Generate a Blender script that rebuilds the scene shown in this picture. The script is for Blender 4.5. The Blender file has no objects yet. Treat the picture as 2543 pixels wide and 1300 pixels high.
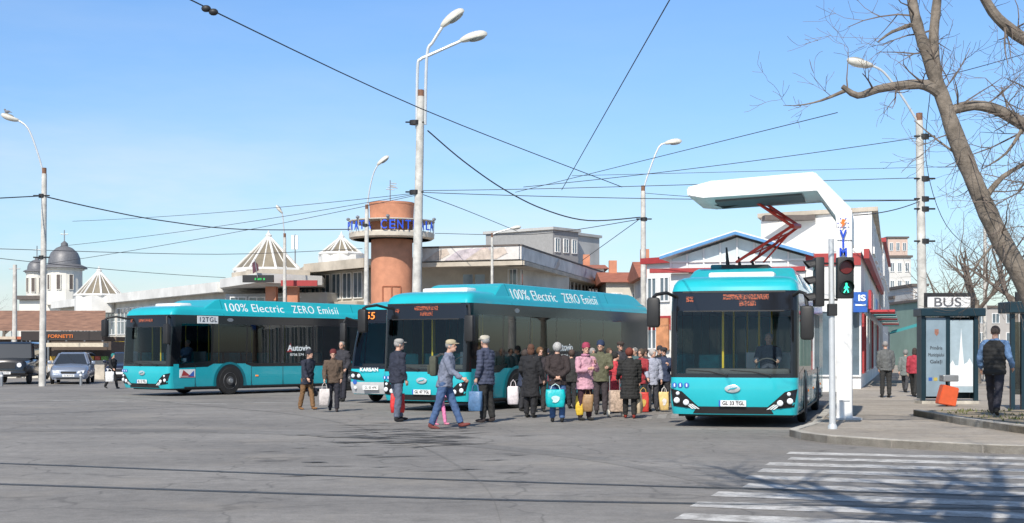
import bpy,bmesh,math,random
from mathutils import Vector,Matrix,noise
R=math.radians
random.seed(7)
scn=bpy.context.scene; C=scn.collection
F=3360.;CX=1271.5;HY=870.;CH=1.55
UP=Vector((0,0,1))
def P(px,py,d): return Vector(((px-CX)/F*d,d,CH+(HY-py)/F*d))
def XX(px,d): return (px-CX)/F*d
def ZZ(py,d): return CH+(HY-py)/F*d
def G(px,py,z=0):
    d=(CH-z)*F/(py-HY); return Vector(((px-CX)/F*d,d,z))
# ---------------------------------------------------------------- materials
MT={}
def M(name,col,rough=.6,metal=0,var=.12,scale=5,bump=0,bscale=40,emit=0,coat=0):
    if name in MT: return MT[name]
    m=bpy.data.materials.new(name);m.use_nodes=True;nt=m.node_tree;N=nt.nodes;b=N['Principled BSDF']
    b.inputs['Roughness'].default_value=rough;b.inputs['Metallic'].default_value=metal
    b.inputs['Coat Weight'].default_value=coat
    c=(*col,1);b.inputs['Base Color'].default_value=c
    if emit:
        b.inputs['Emission Color'].default_value=c;b.inputs['Emission Strength'].default_value=emit
    tc=N.new('ShaderNodeTexCoord')
    if var:
        n=N.new('ShaderNodeTexNoise');n.inputs['Scale'].default_value=scale;n.inputs['Detail'].default_value=6;n.inputs['Roughness'].default_value=.65
        nt.links.new(tc.outputs['Object'],n.inputs['Vector'])
        r=N.new('ShaderNodeValToRGB');r.color_ramp.elements[0].position=.3;r.color_ramp.elements[1].position=.72
        r.color_ramp.elements[0].color=(*[x*(1-var) for x in col],1);r.color_ramp.elements[1].color=(*[min(1,x*(1+var)) for x in col],1)
        nt.links.new(n.outputs['Fac'],r.inputs['Fac']);nt.links.new(r.outputs['Color'],b.inputs['Base Color'])
    if bump:
        n2=N.new('ShaderNodeTexNoise');n2.inputs['Scale'].default_value=bscale;n2.inputs['Detail'].default_value=4
        nt.links.new(tc.outputs['Object'],n2.inputs['Vector'])
        bp=N.new('ShaderNodeBump');bp.inputs['Strength'].default_value=bump;bp.inputs['Distance'].default_value=.02
        nt.links.new(n2.outputs['Fac'],bp.inputs['Height']);nt.links.new(bp.outputs['Normal'],b.inputs['Normal'])
    MT[name]=m;return m
def cloth(col):
    return M('cloth_%.2f_%.2f_%.2f'%col,col,.85,var=.22,scale=9,bump=.35,bscale=28)
def glass(name,tint,refl=.3,rough=.02):
    m=bpy.data.materials.new(name);m.use_nodes=True;nt=m.node_tree;N=nt.nodes;N.clear()
    o=N.new('ShaderNodeOutputMaterial');t=N.new('ShaderNodeBsdfTransparent');t.inputs[0].default_value=(*tint,1)
    g=N.new('ShaderNodeBsdfGlossy');g.inputs['Color'].default_value=(.9,.93,.95,1);g.inputs['Roughness'].default_value=rough
    lw=N.new('ShaderNodeLayerWeight');lw.inputs['Blend'].default_value=refl
    mx=N.new('ShaderNodeMixShader');nt.links.new(lw.outputs['Fresnel'],mx.inputs[0]);nt.links.new(t.outputs[0],mx.inputs[1]);nt.links.new(g.outputs[0],mx.inputs[2])
    nt.links.new(mx.outputs[0],o.inputs[0]);MT[name]=m;return m
def ramp(nt,fac,stops):
    r=nt.nodes.new('ShaderNodeValToRGB');e=r.color_ramp.elements
    while len(e)<len(stops): e.new(.5)
    for i,(p,c) in enumerate(stops):
        e[i].position=p;e[i].color=(*((c,)*3 if not isinstance(c,tuple) else c),1)
    nt.links.new(fac,r.inputs['Fac']);return r.outputs['Color']
def mixc(nt,fac,a,b,mode='MIX'):
    m=nt.nodes.new('ShaderNodeMix');m.data_type='RGBA';m.blend_type=mode
    for s,v in ((0,fac),(6,a),(7,b)):
        if hasattr(v,'is_linked'): nt.links.new(v,m.inputs[s])
        elif isinstance(v,tuple): m.inputs[s].default_value=(*v,1)
        else: m.inputs[s].default_value=v
    return m.outputs[2]
def ground_mat(name,base,crack=.35,sc=1.):
    m=bpy.data.materials.new(name);m.use_nodes=True;nt=m.node_tree;N=nt.nodes;b=N['Principled BSDF'];b.inputs['Roughness'].default_value=.85
    tc=N.new('ShaderNodeTexCoord')
    def nz(s,d=6,ro=.6,v=None):
        n=N.new('ShaderNodeTexNoise');n.inputs['Scale'].default_value=s;n.inputs['Detail'].default_value=d;n.inputs['Roughness'].default_value=ro
        nt.links.new(v or tc.outputs['Object'],n.inputs['Vector']);return n.outputs['Fac']
    mp=N.new('ShaderNodeMapping');mp.inputs['Scale'].default_value=(.25,1.3,1);mp.inputs['Rotation'].default_value=(0,0,R(-14));nt.links.new(tc.outputs['Object'],mp.inputs['Vector'])
    big=ramp(nt,nz(.16*sc,8,.7),[(.3,.72),(.5,1.0),(.72,1.26)])
    strk=ramp(nt,nz(.55*sc,7,.65,mp.outputs[0]),[(.3,.80),(.55,1.0),(.75,1.15)])
    midn=ramp(nt,nz(4.5*sc,6,.75),[(.28,.76),(.5,1.0),(.72,1.2)])
    fine=ramp(nt,nz(34*sc,8,.85),[(.25,.6),(.75,1.42)])
    c=mixc(nt,1.,base,big,'MULTIPLY');c=mixc(nt,1.,c,strk,'MULTIPLY');c=mixc(nt,1.,c,midn,'MULTIPLY');c=mixc(nt,1.,c,fine,'MULTIPLY')
    spots=ramp(nt,nz(1.9*sc,5,.75),[(.62,0.),(.70,1.)])
    c=mixc(nt,spots,c,tuple(x*.68 for x in base))
    dust=ramp(nt,nz(.42*sc,7,.7),[(.52,0.),(.72,.65)])
    c=mixc(nt,dust,c,tuple(x*k for x,k in zip(base,(1.34,1.28,1.18))))
    v=N.new('ShaderNodeTexVoronoi');v.feature='DISTANCE_TO_EDGE';v.inputs['Scale'].default_value=.42*sc
    wn=N.new('ShaderNodeTexNoise');wn.inputs['Scale'].default_value=1.3;nt.links.new(tc.outputs['Object'],wn.inputs['Vector'])
    ad=N.new('ShaderNodeVectorMath');ad.operation='MULTIPLY_ADD';nt.links.new(wn.outputs['Color'],ad.inputs[0]);ad.inputs[1].default_value=(.9,.9,.9);nt.links.new(tc.outputs['Object'],ad.inputs[2]);nt.links.new(ad.outputs[0],v.inputs['Vector'])
    ck=ramp(nt,v.outputs['Distance'],[(0.,crack),(.014,0.)])
    c=mixc(nt,ck,c,tuple(x*.35 for x in base))
    nt.links.new(c,b.inputs['Base Color'])
    bp=N.new('ShaderNodeBump');bp.inputs['Strength'].default_value=.5;bp.inputs['Distance'].default_value=.012
    nt.links.new(nz(60,4),bp.inputs['Height']);nt.links.new(bp.outputs['Normal'],b.inputs['Normal'])
    MT[name]=m;return m
def worn_paint(name,col,under,thr=.5):
    m=bpy.data.materials.new(name);m.use_nodes=True;nt=m.node_tree;N=nt.nodes;b=N['Principled BSDF'];b.inputs['Roughness'].default_value=.8
    tc=N.new('ShaderNodeTexCoord');n=N.new('ShaderNodeTexNoise');n.inputs['Scale'].default_value=3.2;n.inputs['Detail'].default_value=10;n.inputs['Roughness'].default_value=.78
    nt.links.new(tc.outputs['Object'],n.inputs['Vector'])
    f=ramp(nt,n.outputs['Fac'],[(thr-.13,0.),(thr+.09,1.)])
    nt.links.new(mixc(nt,f,col,under),b.inputs['Base Color']);MT[name]=m;return m
def led_mat():
    m=bpy.data.materials.new('led_matrix');m.use_nodes=True;nt=m.node_tree;N=nt.nodes;b=N['Principled BSDF'];b.inputs['Roughness'].default_value=.3
    tc=N.new('ShaderNodeTexCoord');mp=N.new('ShaderNodeMapping');mp.inputs['Scale'].default_value=(26,1,20);nt.links.new(tc.outputs['Object'],mp.inputs['Vector'])
    n=N.new('ShaderNodeTexNoise');n.inputs['Scale'].default_value=1.6;n.inputs['Detail'].default_value=1;nt.links.new(mp.outputs[0],n.inputs['Vector'])
    f=ramp(nt,n.outputs['Fac'],[(.47,0.),(.56,1.)])
    c=mixc(nt,f,(.014,.012,.013),(.38,.09,.035));nt.links.new(c,b.inputs['Base Color']);nt.links.new(c,b.inputs['Emission Color']);b.inputs['Emission Strength'].default_value=.15
    return m
LED=led_mat()
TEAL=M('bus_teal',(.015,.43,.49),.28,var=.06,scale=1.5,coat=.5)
TEALD=M('bus_teal_side_shade',(.015,.40,.47),.26,var=.07,scale=1.5,coat=.5)  # darker copy of the body teal, grazing light on the sides painted in
BLK=M('gloss_black',(.012,.012,.014),.12,var=0)
MBLK=M('matt_black',(.02,.02,.021),.55,var=.2)
RUB=M('rubber',(.018,.018,.018),.85,var=.25,bump=.2)
GREY=M('grey_metal',(.33,.34,.35),.4,.6)
LGREY=M('light_grey',(.55,.56,.57),.5)
WHITE=M('white_paint',(.8,.8,.79),.4,var=.06,scale=2)
WLET=M('white_lettering',(.85,.9,.9),.5,var=0)
BLET=M('black_lettering',(.015,.015,.02),.5,var=0)
BLUE=M('blue_paint',(.03,.12,.45),.5)
BLUEL=M('blue_letter',(.015,.07,.55),.45,var=0)
RED=M('red_paint',(.36,.04,.04),.55)
ORAN=M('led_amber',(.9,.25,.03),.5,var=0,emit=.5)
YEL=M('yellow_paint',(.75,.55,.03),.5)
CONC=M('concrete_pole',(.56,.54,.5),.85,var=.3,scale=3,bump=.3)
GALV=M('galvanised',(.6,.62,.63),.45,.3,var=.1)
LAMPW=M('lamp_shell',(.64,.61,.54),.4,var=.15)
LENS=M('lens',(.8,.82,.85),.08,var=0,coat=1)
SKIN=M('skin',(.56,.33,.24),.55,var=.12,scale=14)
EYE=M('eye_dark',(.03,.02,.02),.3,var=0)
LIP=M('lip',(.36,.13,.11),.5,var=0)
WSCR=glass('windscreen_glass',(.80,.86,.84),.28)
SIDEG=glass('side_glass',(.34,.38,.38),.40)
CARG=M('car_glass',(.03,.035,.04),.06,var=0,coat=1)
BGL=M('building_glass',(.11,.15,.18),.08,var=.5,scale=.6,coat=.6)
ASPH=ground_mat('asphalt',(.235,.221,.205),.5)
PAVE=ground_mat('pavement_asphalt',(.36,.318,.268),.3,1.6)
KERB=M('kerb_concrete',(.44,.41,.36),.85,var=.35,scale=3,bump=.4)
# ---------------------------------------------------------------- mesh helpers
def obj(name,bm,mat,parent=None,smooth=False,wd=False,ang=35):
    if wd and parent is not None:
        off=Vector();p=parent
        while p: off+=p.location;p=p.parent
        for v in bm.verts: v.co-=off
    bmesh.ops.recalc_face_normals(bm,faces=bm.faces)
    if smooth:
        for f in bm.faces: f.smooth=True
    me=bpy.data.meshes.new(name);bm.to_mesh(me);bm.free()
    if smooth and ang<180: me.set_sharp_from_angle(angle=R(ang))
    me.materials.append(mat)
    o=bpy.data.objects.new(name,me);C.objects.link(o)
    if parent: o.parent=parent
    return o
def wobj(name,bm,mat,parent,smooth=False): return obj(name,bm,mat,parent,smooth,True)
def tag(o,label,cat=None,group=None):
    o['label']=label
    if cat:o['category']=cat
    if group:o['group']=group
    return o
def thing(name,label,cat,loc=(0,0,0),rz=0,group=None,sc=1):
    o=bpy.data.objects.new(name,None);C.objects.link(o);o.location=loc;o.rotation_euler=(0,0,rz);o.scale=(sc,)*3;o.empty_display_size=.2
    return tag(o,label,cat,group)
def struct(name,bm,mat,smooth=False):
    o=obj(name,bm,mat,None,smooth);o['kind']='structure';return o
B=bmesh.new
def box(bm,x0,x1,y0,y1,z0,z1):
    vs=[bm.verts.new(p) for p in ((x0,y0,z0),(x1,y0,z0),(x1,y1,z0),(x0,y1,z0),(x0,y0,z1),(x1,y0,z1),(x1,y1,z1),(x0,y1,z1))]
    for f in ((3,2,1,0),(4,5,6,7),(0,1,5,4),(1,2,6,5),(2,3,7,6),(3,0,4,7)): bm.faces.new([vs[i] for i in f])
    return bm
def bx(*a): return box(B(),*a)
def rbx(x0,x1,y0,y1,z0,z1,r=.03):
    bm=bx(x0,x1,y0,y1,z0,z1);bmesh.ops.bevel(bm,geom=bm.edges[:],offset=r,segments=2,affect='EDGES',profile=.5);return bm
def prism(bm,pts,z0,z1):
    a=[bm.verts.new((p[0],p[1],z0)) for p in pts];b=[bm.verts.new((p[0],p[1],z1)) for p in pts];n=len(pts)
    bm.faces.new(a[::-1]);bm.faces.new(b)
    for i in range(n): bm.faces.new((a[i],a[(i+1)%n],b[(i+1)%n],b[i]))
    return bm
def xzprism(bm,pts,y0,y1,skew=0.):
    sh=(y1-y0)*skew
    a=[bm.verts.new((p[0],y0,p[1])) for p in pts];b=[bm.verts.new((p[0]+sh,y1,p[1])) for p in pts];n=len(pts)
    bm.faces.new(a);bm.faces.new(b[::-1])
    for i in range(n): bm.faces.new((a[i],b[i],b[(i+1)%n],a[(i+1)%n]))
    return bm
def poly(bm,pts):
    bm.faces.new([bm.verts.new(p) for p in pts]);return bm
def tube(bm,pts,rads,seg=8):
    pts=[Vector(p) for p in pts];n=len(pts)
    if not isinstance(rads,(list,tuple)): rads=[rads]*n
    prev=None;rings=[]
    for i,p in enumerate(pts):
        t=(pts[min(i+1,n-1)]-pts[max(i-1,0)])
        t=t.normalized() if t.length>1e-9 else Vector((0,0,1))
        a=t.orthogonal().normalized() if prev is None else (prev-t*prev.dot(t)).normalized()
        prev=a;b=t.cross(a)
        rings.append([bm.verts.new(p+(a*math.cos(2*math.pi*k/seg)+b*math.sin(2*math.pi*k/seg))*rads[i]) for k in range(seg)])
    for i in range(n-1):
        for k in range(seg): bm.faces.new((rings[i][k],rings[i][(k+1)%seg],rings[i+1][(k+1)%seg],rings[i+1][k]))
    bm.faces.new(rings[0][::-1]);bm.faces.new(rings[-1]);return bm
def lathe(bm,prof,seg=24,c=(0,0,0),axis='Z'):
    rings=[]
    for r,z in prof:
        ring=[]
        for k in range(seg):
            a=2*math.pi*k/seg;u,v=r*math.cos(a),r*math.sin(a)
            q=(u,v,z) if axis=='Z' else ((z,u,v) if axis=='X' else (u,z,v))
            ring.append(bm.verts.new((q[0]+c[0],q[1]+c[1],q[2]+c[2])))
        rings.append(ring)
    for i in range(len(rings)-1):
        for k in range(seg): bm.faces.new((rings[i][k],rings[i][(k+1)%seg],rings[i+1][(k+1)%seg],rings[i+1][k]))
    bm.faces.new(rings[0]);bm.faces.new(rings[-1]);return bm
def ell(bm,c,r,u=12,v=8,rot=None):
    mt=Matrix.Translation(Vector(c))
    if rot is not None: mt=mt@rot
    bmesh.ops.create_uvsphere(bm,u_segments=u,v_segments=v,radius=1,matrix=mt@Matrix.Diagonal((*r,1)));return bm
def loft(bm,rings,seg=18):
    rr=[]
    for cx,cy,cz,rx,ry in rings: rr.append([bm.verts.new((cx+rx*math.cos(2*math.pi*k/seg),cy+ry*math.sin(2*math.pi*k/seg),cz)) for k in range(seg)])
    for i in range(len(rr)-1):
        for k in range(seg): bm.faces.new((rr[i][k],rr[i][(k+1)%seg],rr[i+1][(k+1)%seg],rr[i+1][k]))
    bm.faces.new(rr[0][::-1]);bm.faces.new(rr[-1]);return bm
def mtx(o,x,y):
    x=Vector(x).normalized();y=Vector(y);y=(y-x*y.dot(x)).normalized();z=x.cross(y)
    return Matrix(((x[0],y[0],z[0],o[0]),(x[1],y[1],z[1],o[1]),(x[2],y[2],z[2],o[2]),(0,0,0,1)))
def text(s,size,mat,parent,mx,name='lettering',ext=.003,width=None,bold=0.,sp=1.):
    cu=bpy.data.curves.new('t','FONT');cu.body=s;cu.size=size;cu.align_x='CENTER';cu.align_y='CENTER';cu.extrude=ext;cu.offset=bold;cu.space_character=sp
    to=bpy.data.objects.new('t',cu);C.objects.link(to)
    me=bpy.data.meshes.new_from_object(to.evaluated_get(bpy.context.evaluated_depsgraph_get()))
    bpy.data.objects.remove(to);bpy.data.curves.remove(cu)
    me.name=name;me.materials.clear();me.materials.append(mat)
    if width and len(me.vertices):
        xs=[v.co.x for v in me.vertices];k=width/max(1e-6,max(xs)-min(xs))
        for v in me.vertices: v.co.x*=k
    me.transform(mx)
    o=bpy.data.objects.new(name,me);C.objects.link(o)
    if parent: o.parent=parent
    return o
def remesh(bm,vox,sm=3):
    me=bpy.data.meshes.new('r');bm.to_mesh(me);bm.free();o=bpy.data.objects.new('r',me);C.objects.link(o)
    md=o.modifiers.new('r','REMESH');md.mode='VOXEL';md.voxel_size=vox
    me2=bpy.data.meshes.new_from_object(o.evaluated_get(bpy.context.evaluated_depsgraph_get()))
    bpy.data.objects.remove(o);bpy.data.meshes.remove(me)
    b=B();b.from_mesh(me2);bpy.data.meshes.remove(me2)
    for _ in range(sm): bmesh.ops.smooth_vert(b,verts=b.verts,factor=.5,use_axis_x=True,use_axis_y=True,use_axis_z=True)
    return b
# ---------------------------------------------------------------- people
ST=dict(aL=(4,9,14,.05),aR=(4,9,14,.05),lL=(3,0),lR=(-3,2),lean=2)
WK=dict(aL=(-18,8,14,.05),aR=(20,8,22,.05),lL=(22,4),lR=(-16,14),lean=5)
def person(label,px,fy,top,face=0,pose=ST,jk=(.03,.03,.04),hem=-.12,puff=0,tr=(.03,.03,.04),sh=(.02,.02,.02),hair=(.25,.24,.23),hs='short',hat=None,hatc=(.1,.1,.1),group=None,d=None,z=0,fat=1.04,vox=.011,scarf=None,loc=None,h=None,turn=0,vest=None):
    if loc is None:
        if d is None: d=(CH-z)*F/(fy-HY)
        loc=Vector((XX(px,d),d,z));h=(fy-top)*d/F
    k=h/1.74
    rj=random.Random(int(px*7+fy))
    if px and pose.get('lean',2)>=0:
        pose=dict(pose);j=lambda a:rj.uniform(-a,a)
        for kk in('aL','aR'):
            a=pose[kk]
            if len(a)==4: pose[kk]=(a[0]+j(10),max(4,a[1]+j(5)),max(6,a[2]+j(12)+(40 if rj.random()<.3 else 0)),a[3]+j(.06))
        for kk in('lL','lR'): pose[kk]=(pose[kk][0]+j(5),max(0,pose[kk][1]+j(5)))
        pose['lean']=pose['lean']+j(3);turn=turn+j(22);fat*=1+j(.06)
    t=thing('person',label,'person',loc,R(face),group,k)
    l=R(pose.get('lean',2))
    legs={}
    hip0=Vector((0,0,.9));low=9
    for s,key in ((1,'lL'),(-1,'lR')):
        a,kn=pose[key];a=R(a);b=a-R(kn)
        hp=hip0+Vector((s*.09,0,0));kp=hp+.42*Vector((s*.03,-math.sin(a),-math.cos(a)));ap=kp+.42*Vector((0,-math.sin(b),-math.cos(b)))
        legs[s]=(hp,kp,ap,b);low=min(low,ap.z)
    dz=Vector((0,0,.085-low));hip0+=dz
    for s in legs: hp,kp,ap,b=legs[s];legs[s]=(hp+dz,kp+dz,ap+dz,b)
    sp=lambda q:hip0+q*Vector((0,-math.sin(l),math.cos(l)))
    hd=sp(.72)+Vector((0,-.025,0))
    arms={};hands=[]
    for s,key in ((1,'aL'),(-1,'aR')):
        sw,ab,el,inw=pose[key][:4];S=sp(.5)+Vector((s*.185*fat,0,0))
        a=R(sw);ab=R(ab);e=R(sw+el)
        u=Vector((s*math.sin(ab),-math.sin(a)*math.cos(ab),-math.cos(a)*math.cos(ab)))
        f=Vector((s*(math.sin(ab)*.6-inw),-math.sin(e),-math.cos(e))).normalized()
        if len(pose[key])>4: f=Vector((s*pose[key][4][0],pose[key][4][1],pose[key][4][2])).normalized()
        E=S+u*.29;W=E+f*.25;arms[s]=(S,E,W,f)
        hands.append(W+f*.09)
    # ---- body, one surface
    bm=B()
    rt=Matrix.Rotation(R(turn),4,'Z')
    q=lambda v:hd+(rt@Vector(v))
    ell(bm,q((0,.008,.018)),(.076,.096,.104),16,12,rt);ell(bm,q((0,-.028,-.05)),(.056,.062,.066),12,8,rt)
    ell(bm,q((0,-.093,-.012)),(.014,.022,.026));ell(bm,q((0,-.078,.03)),(.05,.02,.016));ell(bm,q((0,-.085,-.075)),(.022,.016,.018))
    for s in (1,-1): ell(bm,q((s*.078,.012,-.005)),(.012,.02,.034))
    tube(bm,[sp(.5),sp(.6),hd+Vector((0,.01,-.05))],[.07,.056,.056],10)
    loft(bm,[(*sp(-.06),.14*fat,.1*fat),(*sp(.08),.15*fat,.105*fat),(*sp(.22),.135*fat,.1*fat),(*sp(.42),.165*fat,.11),(*sp(.52),.14,.085),(*sp(.57),.06,.06)])
    for s in (1,-1):
        S,E,W,f=arms[s];tube(bm,[S+Vector((-s*.05,0,.0)),S,S.lerp(E,.5),E,E.lerp(W,.4),W],[.05,.052,.047,.04,.04,.026],10)
        n=Vector((-s,0,0));n=(n-f*n.dot(f)).normalized();sd=f.cross(n)
        if sd.y>0: sd=-sd
        tube(bm,[W-f*.01,W+f*.02,W+f*.055,W+f*.085],[.024,.029,.034,.03],8)
        for o_,L in ((-.028,.058),(-.009,.07),(.010,.076),(.028,.068)):
            b0=W+f*.08+sd*o_;b1=b0+(f+n*.25)*L*.5;b2=b1+(f*.55+n*.8)*L*.5
            tube(bm,[b0-f*.02,b0,b1,b2],[.0095,.0095,.0088,.007],6)
        b0=W+f*.03+sd*.026;b1=b0+(f*.7+sd*.7+n*.3)*.035;b2=b1+(f+n*.4)*.028
        tube(bm,[b0-sd*.015,b0,b1,b2],[.012,.012,.0105,.008],6)
        hp,kp,ap,b=legs[s];tube(bm,[hp,hp.lerp(kp,.4),kp,kp.lerp(ap,.35),ap],[.085,.07,.05,.052,.036],10)
    obj('body',remesh(bm,vox*.85,2),SKIN,t,True,ang=180)
    # ---- trousers
    bm=B()
    loft(bm,[(*sp(-.09),.15*fat,.115*fat),(*sp(.03),.165*fat,.125*fat),(*sp(.12),.15*fat,.11*fat)])
    for s in (1,-1):
        hp,kp,ap,b=legs[s];tube(bm,[hp+UP*.02,hp.lerp(kp,.35),kp,kp.lerp(ap,.4),ap.lerp(kp,.02)],[.098*fat,.09*fat,.075,.074,.066],12)
    b=remesh(bm,vox*1.2,2)
    for v in b.verts: v.co+=v.normal*(noise.noise(v.co*17+Vector((px,0,0)))*.011)
    obj('trousers',b,cloth(tr),t,True,ang=180)
    # ---- shoes
    for s in (1,-1):
        hp,kp,ap,ag=legs[s];bm=B();rot=Matrix.Rotation(-ag*.55 if pose.get('lL')[0]>12 else 0,4,'X')
        ell(bm,(0,-.065,-.045),(.042,.125,.036));ell(bm,(0,.0,-.015),(.043,.06,.058))
        for v in bm.verts: v.co.z=max(v.co.z,-.08)
        bmesh.ops.transform(bm,matrix=Matrix.Translation(ap)@rot,verts=bm.verts)
        obj('shoe',bm,cloth(sh),t,True,ang=180)
    # ---- jacket
    bm=B();fl=.012 if hem>-.2 else .035
    rg=[(*sp(hem),(.178+fl)*fat,(.138+fl)*fat)]
    if hem<-.2: rg.append((*sp(hem*.45),.192*fat,.15*fat))
    rg+=[(*sp(.0),.178*fat,.142*fat),(*sp(.15),.172*fat,.138*fat),(*sp(.3),.185*fat,.142*fat),(*sp(.42),.195*fat,.135),(*sp(.5),.175,.112),(*sp(.555),.1,.088),(*sp(.6),.075,.078)]
    loft(bm,rg,20)
    for s in (1,-1):
        S,E,W,f=arms[s];tube(bm,[S+Vector((-s*.09,0,.01)),S,S.lerp(E,.5),E,E.lerp(W,.5),W-f*.005],[.07,.079,.072,.066,.06,.05],12)
    b=remesh(bm,vox*1.2,3);b.normal_update()
    for v in b.verts:
        a=noise.noise(v.co*11+Vector((px,3,0)))*.018+noise.noise(v.co*27)*.009
        if puff: a+=.010*abs(math.sin(v.co.z*math.pi/.075))-.004
        v.co+=v.normal*a
    obj('coat' if hem<-.25 else 'jacket',b,cloth(jk),t,True,ang=180)
    if vest:
        bm=B();loft(bm,[(x[0],x[1],x[2],x[3]+.016,x[4]+.02) for x in rg[:-2]]+[(*sp(.56),.1,.1)],22)
        b=remesh(bm,vox*1.2,2);b.normal_update()
        for v in b.verts: v.co+=v.normal*(.012*abs(math.sin(v.co.z*math.pi/.08)))
        obj('padded_vest',b,cloth(vest),t,True,ang=180)
    if scarf:
        obj('scarf',lathe(B(),[(.07,-.03),(.1,-.02),(.105,.01),(.085,.035),(.07,.03)],14,sp(.585)),cloth(scarf),t,True,ang=180)
    # ---- hair and hat
    hm=M('hair_%.2f_%.2f'%(hair[0],hair[2]),hair,.8,var=.35,scale=40,bump=.5,bscale=80)
    bm=B();ell(bm,q((0,.022,.03)),(.087,.1,.102),16,12,rt)
    if hs=='long': ell(bm,q((0,.045,-.05)),(.09,.075,.11),14,10,rt)
    if hs=='puffy': ell(bm,q((0,.03,.03)),(.105,.115,.115),14,10,rt)
    b=bm
    for v in b.verts:
        lc=v.co-hd
        v.co+=Vector((noise.noise(v.co*40),noise.noise(v.co*40+Vector((9,0,0))),0))*.008
        if hs=='short' and lc.z<-.03: v.co.z=hd.z-.03
    obj('hair',b,hm,t,True,ang=180)
    if hat:
        bm=B()
        if hat=='beanie':
            lathe(bm,[(.094,0),(.1,.012),(.1,.035),(.096,.045),(.094,.08),(.075,.118),(.04,.138),(.01,.142)],16,q((0,.012,.03)))
        else:
            lathe(bm,[(.1,0),(.106,.03),(.1,.06),(.06,.085),(.01,.09)],16,q((0,.008,.05)))
            ell(bm,q((0,-.11,.056)),(.065,.062,.012),12,6,rt)
        obj('cap' if hat=='cap' else 'knitted_hat',bm,cloth(hatc),t,True,ang=60)
    for s in (1,-1): obj('eye',ell(B(),q((s*.03,-.088,.008)),(.013,.008,.007),8,6,rt),EYE,t,True)
    obj('mouth',ell(B(),q((0,-.088,-.052)),(.024,.009,.006),8,6,rt),LIP,t,True)
    bpy.context.view_layer.update()
    mw=t.matrix_world
    return t,mw@hands[0],mw@hands[1],mw
def bag(label,hand,col,w=.32,h=.36,rot=0,hl=.18,dp=.14,group=None,gz=0,col2=None):
    top=hand.z-hl;z0=max(gz+.015,top-h);h=max(.18,top-z0) if top-z0>.1 else h
    t=thing('shopping_bag',label,'bag',(hand.x,hand.y,z0),R(rot),group)
    bm=B();n=20;rr=[]
    for fr,kw,kd in ((0,.82,.8),(.03,.9,.95),(.3,1,1.15),(.65,1,1.0),(.92,.95,.6),(1,.93,.45)):
        ring=[]
        for i in range(n):
            a=2*math.pi*i/n;c,s=math.cos(a),math.sin(a)
            x=w/2*kw*math.copysign(abs(c)**.5,c);y=dp/2*kd*math.copysign(abs(s)**.5,s);v=Vector((x,y,fr*h))
            v+=Vector((noise.noise(v*14+hand),noise.noise(v*14-hand),0))*.028
            ring.append(bm.verts.new(v))
        rr.append(ring)
    for i in range(len(rr)-1):
        for j in range(n): bm.faces.new((rr[i][j],rr[i][(j+1)%n],rr[i+1][(j+1)%n],rr[i+1][j]))
    bm.faces.new(rr[0][::-1]);bm.faces.new(rr[-1])
    obj('bag_body',bm,M('bag_%.2f_%.2f_%.2f'%col,col,.45,var=.3,scale=7,bump=.4,bscale=18),t,True,ang=180)
    hm=M('bag_%.2f_%.2f_%.2f'%(col2 or col),col2 or col,.45,var=.25,scale=7)
    for s in (1,-1): obj('handle',tube(B(),[(-w*.25,s*dp*.15,h*.95),(-w*.18,s*.015,h+hl*.6),(0,s*.01,h+hl),(w*.18,s*.015,h+hl*.6),(w*.25,s*dp*.15,h*.95)],.008,6),hm,t,True)
    if col2:
        n=9
        pr=[(math.cos(2*math.pi*k/n)*w*.3*(.7+.3*math.sin(k*2.3)),h*.46+math.sin(2*math.pi*k/n)*h*.2) for k in range(n)]
        obj('printed_patch',poly(B(),[(a,-dp*.64,b) for a,b in pr]),hm,t)
    return t
HB=dict(ST,aL=(-22,6,0,0,(-.75,.25,-.55)),aR=(-22,6,0,0,(-.75,.25,-.55)))
HOLD=dict(ST,aL=(18,8,75,.35),aR=(4,8,12,.05))
ARMSX=dict(ST,aL=(15,12,80,.75),aR=(15,12,85,.75))
BIGW=dict(aL=(-14,10,12,.05),aR=(16,10,45,.15),lL=(21,1),lR=(-17,10),lean=6)
p=person('person in navy coat, dark hat and brown trousers walking in front of the left bus',762,1018,872,50,dict(WK,lL=(10,2),lR=(-9,8)),(.022,.026,.045),-.16,0,(.20,.11,.05),(.2,.1,.04),(.05,.04,.04),'short','beanie',(.02,.02,.03))
bag('small dark handbag held by the person in the navy coat and brown trousers',p[1],(.03,.03,.04),.26,.22,40,.14)
p=person('person in brown jacket and dark red knitted hat walking towards the camera',828,1023,872,5,dict(WK,lL=(8,2),lR=(-8,8)),(.10,.068,.048),-.10,0,(.02,.022,.03),(.04,.03,.03),(.2,.19,.18),'short','beanie',(.12,.02,.02),fat=1.1)
bag('pale grey plastic bag hanging beside the brown-jacketed person',p[2],(.55,.5,.48),.26,.42,10,.16)
person('grey-haired person in dark jacket standing behind the person in the red hat',850,998,850,-25,ST,(.035,.035,.045),-.1,0,(.02,.02,.025))
p=person('person in dark jacket and pale cap holding a red bag before the middle bus',985,1048,846,125,dict(ST,lL=(6,0),lR=(-5,4)),(.022,.025,.035),-.1,0,(.10,.12,.17),(.015,.015,.018),(.35,.34,.33),'short','cap',(.33,.32,.3),turn=-30,fat=1.1)
bag('red plastic shopping bag in the hand of the pale-capped person',Vector((p[1].x+.1,p[1].y-.1,p[1].z)),(.6,.03,.03),.32,.42,10,.2,col2=(.7,.55,.5))
p=person('striding person in grey-blue jacket, jeans and beige cap with a small backpack',1104,1065,843,80,BIGW,(.18,.20,.27),-.08,0,(.06,.11,.23),(.16,.04,.035),(.3,.29,.28),'short','cap',(.42,.36,.24),fat=1.1)
bp=thing('backpack','small olive backpack on the striding person in the beige cap','backpack',p[3]@Vector((0,.2,1.22)),R(80))
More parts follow.
